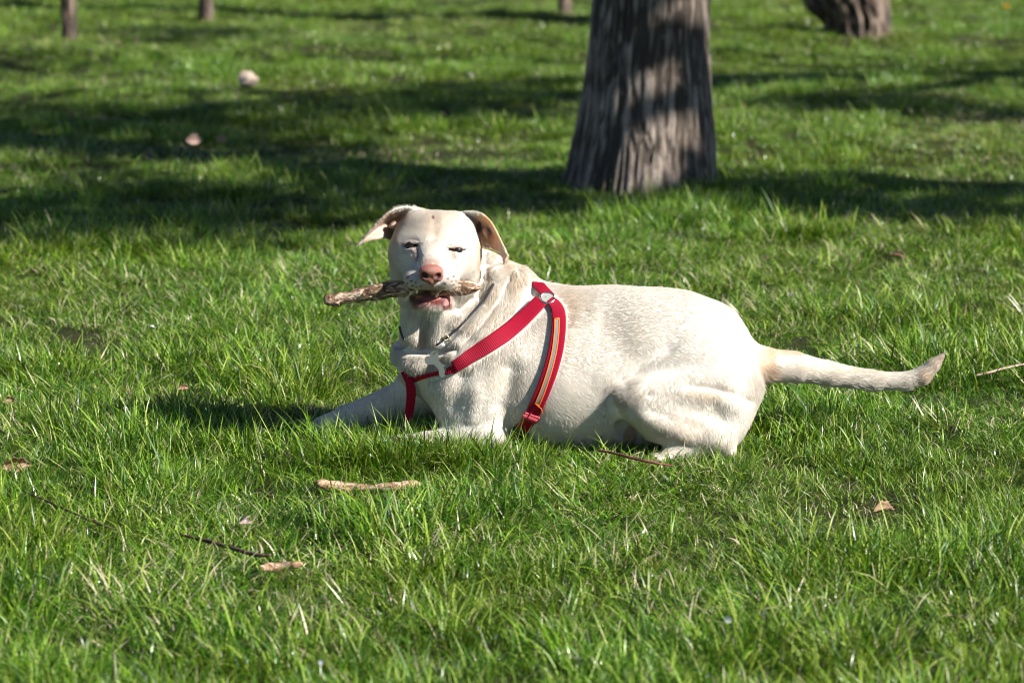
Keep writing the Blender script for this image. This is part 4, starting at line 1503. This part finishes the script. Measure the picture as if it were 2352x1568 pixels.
tufts = bpy.data.collections.new("grass_tufts")
TUFT = []
for i in range(20):
    if i < 9:                                   # ordinary turf
        kw = dict(n=86, rad=.085, hmin=.022, hmax=.064, wid=.0017, lean=.90, dry=.07, flat=.36)
    elif i < 13:                                # matted, lying over, drier
        kw = dict(n=76, rad=.09, hmin=.03, hmax=.075, wid=.0019, lean=1.10, dry=.20, comb=i * 1.7, flat=.4)
    elif i < 17:                                # lush tussock
        kw = dict(n=90, rad=.065, hmin=.035, hmax=.088, wid=.0022, lean=.6, dry=.04, comb=i * 2.1, flat=.06)
    else:                                       # thin, straw among it
        kw = dict(n=28, rad=.08, hmin=.02, hmax=.055, wid=.0023, lean=.9, dry=.40, flat=.5)
    V, Q, sh = blades(**kw)
    me = fast_mesh("tuft", V, Q)
    at = me.attributes.new("shade", "FLOAT", "POINT")
    at.data.foreach_set("value", sh.astype(np.float32))
    me.materials.append(grass_m)
    o = bpy.data.objects.new("tuft_%02d" % i, me)
    tufts.objects.link(o)


def scatter():
    out = []
    for y0, y1, dens in ((3.9, 5.2, 430), (5.2, 6.6, 430), (6.6, 8.5, 330), (8.5, 12, 260), (12, 19, 190)):
        xm = .19 * y1 + .75
        n = int((y1 - y0) * 2 * xm * dens)
        out.append(np.stack([rng_g.uniform(-xm, xm, n), rng_g.uniform(y0, y1, n)], 1))
    return np.concatenate(out)


def blocked(p, up):
    o = Vector((p[0], p[1], -.02))
    r = dog_bvh.ray_cast(o, Vector((0, 0, 1)), up)
    return r[0] is not None


XY = scatter()
q3 = np.stack([XY[:, 0], XY[:, 1], 0 * XY[:, 0]], 1)
big_n = fbm(q3 * np.array([1.7, 1.7, 1]), 3, 51)
fine_n = fbm(q3 * np.array([5.5, 5.5, 1]), 2, 61)
keep = np.ones(len(XY), bool)
near_dog = (XY[:, 0] > -.60) & (XY[:, 0] < 1.05) & (XY[:, 1] > Y0 - .32) & (XY[:, 1] < Y0 + .32)
low = np.zeros(len(XY), bool)
for i in np.nonzero(near_dog)[0]:
    if blocked(XY[i], .10):
        keep[i] = False
    elif any(blocked(XY[i] + np.array(d), .07) for d in ((.03, 0), (-.03, 0), (0, .03), (0, -.015))):
        low[i] = rng_g.random() < .6
# bare and trampled spots, the tree feet
for cx, cy, r in ((tb[0], tb[1] + .26, .21), (rb[0], rb[1] + .18, .17)):
    keep &= np.hypot(XY[:, 0] - cx, XY[:, 1] - cy) > r
BARE = [(*G(1990, 1185)[:2], .10), (*G(640, 1290)[:2], .11), (*G(700, 1205)[:2], .06), (*G(2060, 600)[:2], .12), (*G(1100, 300)[:2], .22), (*G(2230, 268)[:2], .3), (*G(900, 320)[:2], .3), (*G(420, 330)[:2], .25), (*G(1480, 440)[:2], .12), (*G(60, 1215)[:2], .08)]
bare_w = np.zeros(len(XY))
for cx, cy, r in BARE:
    bare_w = np.maximum(bare_w, np.exp(-((XY[:, 0] - cx) ** 2 + ((XY[:, 1] - cy)) ** 2) / r ** 2))
keep &= rng_g.random(len(XY)) > .30 * bare_w + .05 * sstep(.40, .30, fine_n)
sel = rng_g.integers(0, 9, len(XY))
u = rng_g.random(len(XY))
sel = np.where((big_n < .47) & (u < .55), rng_g.integers(9, 13, len(XY)), sel)
sel = np.where((big_n > .53) & (u < .50), rng_g.integers(13, 17, len(XY)), sel)
sel = np.where((bare_w > .55) | (u > .965), rng_g.integers(17, 20, len(XY)), sel)
sc = rng_g.uniform(.70, 1.02, len(XY)) * (.76 + .58 * sstep(.32, .68, fine_n)) * np.where(low, .75, 1)
sc *= np.where(XY[:, 1] > 8.5, .85, 1)
# tufts of taller grass the photograph shows
TALL = [(*G(700, 1050)[:2], .16), (*G(1590, 1055)[:2], .05), (*G(1750, 1000)[:2], .16), (*G(30, 1185)[:2], .10), (*G(2300, 850)[:2], .25), (*G(1110, 1180)[:2], .08), (*G(300, 1010)[:2], .25), (*G(1600, 480)[:2], .35), (*G(2050, 1330)[:2], .22), (*G(860, 1210)[:2], .10)]
for cx, cy, r in TALL:
    d = np.hypot(XY[:, 0] - cx, XY[:, 1] - cy)
    m_ = (d < r) & (rng_g.random(len(XY)) < .6)
    sel = np.where(m_, rng_g.integers(13, 17, len(XY)), sel)
    sc = np.where(m_, np.maximum(sc, 1.0) * 1.1, sc)
hz = (sel >= 13) & (sel < 17) & low
sel = np.where(hz, rng_g.integers(0, 9, len(XY)), sel)
XY, sel, sc = XY[keep], sel[keep], sc[keep]
# blades standing up against the dog's legs and belly
EXTRA = []
for (x0, y0), (x1, y1), n_, s0 in (((770, 1062), (1150, 1058), 80, 1.25), ((1170, 1052), (1300, 1040), 14, .9), ((1300, 1036), (1450, 1030), 16, .85),
                                  ((1470, 1076), (1720, 1070), 14, .6), ((1690, 1040), (1740, 1020), 6, .8), ((700, 1068), (1160, 1080), 60, 1.2)):
    for k in range(n_):
        t = rng_g.random()
        g_ = G(x0 + (x1 - x0) * t + rng_g.normal(0, 6), y0 + (y1 - y0) * t + abs(rng_g.normal(0, 6)))[:2]
        EXTRA.append((g_[0], g_[1], s0 * rng_g.uniform(.75, 1.15), rng_g.integers(13, 17) if rng_g.random() < .45 else rng_g.integers(0, 9)))
EXTRA = np.array(EXTRA)
XY, sc, sel = np.concatenate([XY, EXTRA[:, :2]]), np.concatenate([sc, EXTRA[:, 2]]), np.concatenate([sel, EXTRA[:, 3].astype(int)])
rot = np.stack([rng_g.normal(0, .10, len(XY)), rng_g.normal(0, .10, len(XY)), rng_g.uniform(0, 2 * np.pi, len(XY))], 1)
pm = bpy.data.meshes.new("grass")
pm.vertices.add(len(XY))
pm.vertices.foreach_set("co", np.concatenate([XY, gz(XY)[:, None]], 1).astype(np.float32).ravel())
for nm, typ, key, val in (("rot", "FLOAT_VECTOR", "vector", rot), ("size", "FLOAT", "value", sc), ("which", "INT", "value", sel)):
    at = pm.attributes.new(nm, typ, "POINT")
    at.data.foreach_set(key, np.ascontiguousarray(val, dtype=np.int32 if typ == "INT" else np.float32).ravel())
pm.materials.append(grass_m)
grass = bpy.data.objects.new("grass", pm)
COL.objects.link(grass)
tag(grass, "uneven green lawn grass with dry blades around the dog", kind="stuff")
ng = bpy.data.node_groups.new("grass_scatter", "GeometryNodeTree")
ng.interface.new_socket("Geometry", in_out="INPUT", socket_type="NodeSocketGeometry")
ng.interface.new_socket("Geometry", in_out="OUTPUT", socket_type="NodeSocketGeometry")
gi, go = ng.nodes.new("NodeGroupInput"), ng.nodes.new("NodeGroupOutput")
ci = ng.nodes.new("GeometryNodeCollectionInfo")
ci.inputs["Collection"].default_value = tufts
ci.inputs["Separate Children"].default_value = True
ci.inputs["Reset Children"].default_value = True
ip = ng.nodes.new("GeometryNodeInstanceOnPoints")
ip.inputs["Pick Instance"].default_value = True


def named(nm, typ):
    n_ = ng.nodes.new("GeometryNodeInputNamedAttribute")
    n_.data_type = typ
    n_.inputs["Name"].default_value = nm
    return n_.outputs["Attribute"]


ng.links.new(gi.outputs[0], ip.inputs["Points"])
ng.links.new(ci.outputs[0], ip.inputs["Instance"])
ng.links.new(named("which", "INT"), ip.inputs["Instance Index"])
ng.links.new(named("rot", "FLOAT_VECTOR"), ip.inputs["Rotation"])
ng.links.new(named("size", "FLOAT"), ip.inputs["Scale"])
ng.links.new(ip.outputs[0], go.inputs[0])
md = grass.modifiers.new("scatter", "NODES")
md.node_group = ng

# ------------------------------------------------------------------ small things lying in the grass
def g3(px, py, z=.02):
    return G(px, py, z)


def lay_stick(name, label, cat, pts, mat, relief=.0012, seed=1, nside=12, n=50, group=None):
    V, F, _ = stick_mesh([(*g3(x, y, z), r) for x, y, z, r in pts], seed, relief, nside, n)
    o = mesh_obj(name, V, F, mat)
    return tag(o, label, cat, group)


lay_stick("stick", "barkless orange brown stick half buried in the grass in front of the dog's paws", "stick",
          [(728, 1108, .030, .004), (745, 1113, .022, .011), (800, 1119, .011, .011), (850, 1120, .012, .008), (905, 1116, .016, .009), (960, 1112, .010, .007)], wood_orange, .0034, 8, 18, 90)
lay_stick("wood_chip", "pale orange wood chip lying below the dark twig at the lower left", "wood chip",
          [(600, 1303, .024, .004), (612, 1303, .016, .009), (650, 1302, .015, .010), (680, 1296, .022, .008), (694, 1293, .022, .003)], wood_orange, .0042, 18, 18, 70)
lay_stick("twig", "dark crooked twig just above the pale orange wood chip", "twig",
          [(415, 1228, .030, .0025), (470, 1240, .034, .0034), (520, 1254, .034, .0038), (565, 1268, .036, .0040), (600, 1277, .036, .0036), (622, 1274, .04, .0022)], wood_dark, .0006, 31, 8)
lay_stick("twig", "thin reddish twig lying against the dog's hind foot", "twig",
          [(1372, 1033, .045, .0022), (1400, 1038, .045, .0028), (1440, 1048, .045, .0030), (1480, 1058, .04, .0028), (1520, 1066, .035, .0022), (1546, 1069, .03, .0015)], stick_mat("reddish_twig_bark", (.06, .02, .016), (.15, .05, .04), (.24, .12, .09), 90), .0004, 33, 8)
lay_stick("twig", "pale pinkish dry stalk lying at the right edge beyond the tail tip", "twig",
          [(2240, 862, .03, .0016), (2270, 856, .035, .0022), (2300, 847, .04, .0024), (2340, 838, .04, .0022), (2380, 832, .04, .0018)], stick_mat("pale_stalk", (.30, .18, .13), (.52, .36, .28), (.7, .55, .45), 60), .0004, 35, 8)
lay_stick("twig", "thin dark twig lying in the grass left of the curled leaf", "twig",
          [(60, 1130, .03, .0018), (130, 1160, .035, .0024), (190, 1188, .035, .0024), (260, 1215, .03, .0018)], wood_dark, .0004, 37, 8)
leaf_dry = noise_mat("dead_leaf", [(.3, (.10, .055, .03)), (.55, (.30, .19, .11)), (.75, (.50, .38, .27))], 60, 5, .7, .5, .002)
leaf_grey = noise_mat("curled_grey_leaf", [(.3, (.16, .11, .10)), (.6, (.38, .29, .26)), (.8, (.55, .48, .45))], 80, 5, .45, .4, .001)


def dead_leaf(label, px, py, size, tilt, curl, mat, rz=0.0, z=.03, group=None, name="dead_leaf"):
    n, m_ = 15, 9
    V, F = [], []
    for i in range(n):
        u = i / (n - 1)
        w = math.sin(math.pi * min(1, u * .96 + .04)) ** .8 * .36 * (1 + .12 * math.sin(u * 21))
        for j in range(m_):
            v = j / (m_ - 1) * 2 - 1
            V.append(((u - .5), v * w * math.cos(curl * abs(v) * .8), curl * .42 * v * v * w * 2 + .10 * math.sin(u * 3.1) + .02 * math.sin(u * 25 + v * 9)))
    F = [(i * m_ + j, i * m_ + j + 1, (i + 1) * m_ + j + 1, (i + 1) * m_ + j) for i in range(n - 1) for j in range(m_ - 1)]
    M = Matrix.Translation(Vector(g3(px, py, z))) @ Matrix.Rotation(rz, 4, "Z") @ Matrix.Rotation(tilt, 4, "X") @ Matrix.Scale(size, 4)
    V = [M @ Vector(v) for v in V]
    o = mesh_obj(name, V, F, mat)
    sm = o.modifiers.new("thick", "SOLIDIFY")
    sm.thickness = .0008
    return tag(o, label, "leaf", group)


dead_leaf("brown dead leaf standing in the grass at the far left edge", 38, 1070, .060, R(70), 1.0, leaf_dry, .3, .022)
dead_leaf("small curled grey brown leaf standing upright above the dark twig", 556, 1196, .034, R(75), 1.3, leaf_grey, 1.3, .035)
dead_leaf("tan dead leaf lying flat right of the big trunk at mid height", 2062, 592, .05, R(20), .9, leaf_dry, -.4, .02)
dead_leaf("brown dead leaf lying on the bare patch at the lower right", 2030, 1174, .045, R(25), 1.0, leaf_dry, .4, .014)
dead_leaf("dead leaf lying below the left edge twig in the grass", 45, 1224, .03, R(45), 1.0, leaf_dry, .9, .018)
dead_leaf("pale dead leaf lying behind the dog's far foreleg", 420, 892, .03, R(60), 1.1, leaf_dry, .5, .022)
dead_leaf("small brown leaf in the grass at the left edge level with the dog's paws", 22, 922, .035, R(60), 1.0, leaf_dry, .2, .022)
dead_leaf("pinkish blurred dead leaf on the lawn left of the dog's head", 446, 322, .06, R(70), .5, noise_mat("pinkish_dead_leaf", [(.3, (.35, .2, .15)), (.7, (.6, .42, .34))], 40), .1, .05)
dead_leaf("tan blurred leaf lying beyond the pinkish leaf's right", 508, 322, .05, R(55), .5, leaf_dry, .6, .04)

# pale stone on the lawn
bm = bmesh.new()
bmesh.ops.create_icosphere(bm, subdivisions=4, radius=1)
for v in bm.verts:
    c = np.array(v.co)[None]
    v.co *= 1 + 1.0 * (fbm(c * 1.5 + 3, 3, 8)[0] - .5)
me = bpy.data.meshes.new("stone")
bm.to_mesh(me)
bm.free()
sp = g3(570, 186, 0)
me.transform(Matrix.Translation(Vector(sp) + Vector((0, 0, .065 + float(gz(sp[:2])[0])))) @ Matrix.Diagonal((.044, .038, .032, 1)))
me.polygons.foreach_set("use_smooth", np.ones(len(me.polygons), dtype=bool))
me.materials.append(noise_mat("pale_pinkish_stone", [(.3, (.34, .25, .19)), (.7, (.54, .43, .35))], 14, 6, .9, .5, .01))
tag(mesh_obj_o := bpy.data.objects.new("stone", me), "pale pinkish stone sitting on the shaded lawn behind the dog", "stone")
COL.objects.link(mesh_obj_o)

# dandelions far back, and small white flecks in the foreground
yellow = plain_mat("dandelion_yellow", (.75, .42, .01), .6)
stem_m = plain_mat("flower_stem", (.10, .18, .03), .6)
for px, py, lab in ((2305, 58, "yellow dandelion flower in the grass at the top right"), (645, 18, "yellow dandelion flower at the top edge right of the second young tree"), (1700, 100, "yellow dandelion flower right beside the big furrowed trunk")):
    if px == 1700:
        continue
    e = empty("dandelion", g3(px, py, 0))
    tag(e, lab, "flower")
    V, F = tube_mesh([[(0, 0, -.01, .003), (.01, 0, .05, .003), (.012, 0, .095, .0025)]], 7)
    mesh_obj("stem", V, F, stem_m, e)
    V, F = [], []
    for ring_, (rr_, hh, cnt) in enumerate(((.024, .004, 22), (.018, .010, 18), (.010, .013, 12))):
        for j in range(cnt):
            a = 2 * math.pi * (j + ring_ * .4) / cnt
            d, s_ = Vector((math.cos(a), math.sin(a), 0)), Vector((-math.sin(a), math.cos(a), 0))
            o_ = Vector((.012, 0, .095))
            b_ = len(V)
            V += [o_ - s_ * .001, o_ + s_ * .001, o_ + d * rr_ + s_ * .0028 + Vector((0, 0, hh)), o_ + d * rr_ - s_ * .0028 + Vector((0, 0, hh))]
            F.append((b_, b_ + 1, b_ + 2, b_ + 3))
    mesh_obj("flower_head", V, F, yellow, e, smooth=False)
fleck_m = plain_mat("white_fleck", (.82, .78, .74), .6)
FLECKS = [(1628, 1552, "white petal at the bottom edge, the lower one of a close pair"), (1605, 1538, "white petal at the bottom edge, the upper one of a close pair"),
          (1757, 1406, "white petal in the blurred grass below the dog's rump"), (1672, 1421, "white petal in the blurred grass a little left of another below the dog's rump"),
          (1140, 1461, "white petal in the blurred grass straight below the red girth strap"), (738, 1520, "white petal near the bottom edge below the orange wood chip"),
          (178, 1420, "white petal in the blurred grass near the lower left corner"), (1480, 1218, "white petal in the grass below the dog's hind foot")]
pv, pf = [], []
for i in range(9):
    u = i / 8
    w = math.sin(math.pi * (u * .9 + .05)) * .42
    pv += [(u - .5, -w, .12 * math.sin(3 * u)), (u - .5, 0, .02 + .12 * math.sin(3 * u) - .08), (u - .5, w, .12 * math.sin(3 * u))]
for i in range(8):
    for j in range(2):
        pf.append((i * 3 + j, i * 3 + j + 1, i * 3 + j + 4, i * 3 + j + 3))
for k, (px, py, lab) in enumerate(FLECKS):
    if k == 0:
        o = first_fleck = mesh_obj("petal", pv, pf, fleck_m)
    else:
        o = first_fleck.copy()
        COL.objects.link(o)
    o.location = g3(px, py, .064)
    o.rotation_euler = (rng_g.uniform(.5, 1.5), rng_g.uniform(-.8, .8), rng_g.uniform(0, 6))
    s_ = rng_g.uniform(.009, .016)
    o.scale = (s_, s_, s_)
    tag(o, lab, "petal", "white flecks on the lawn")
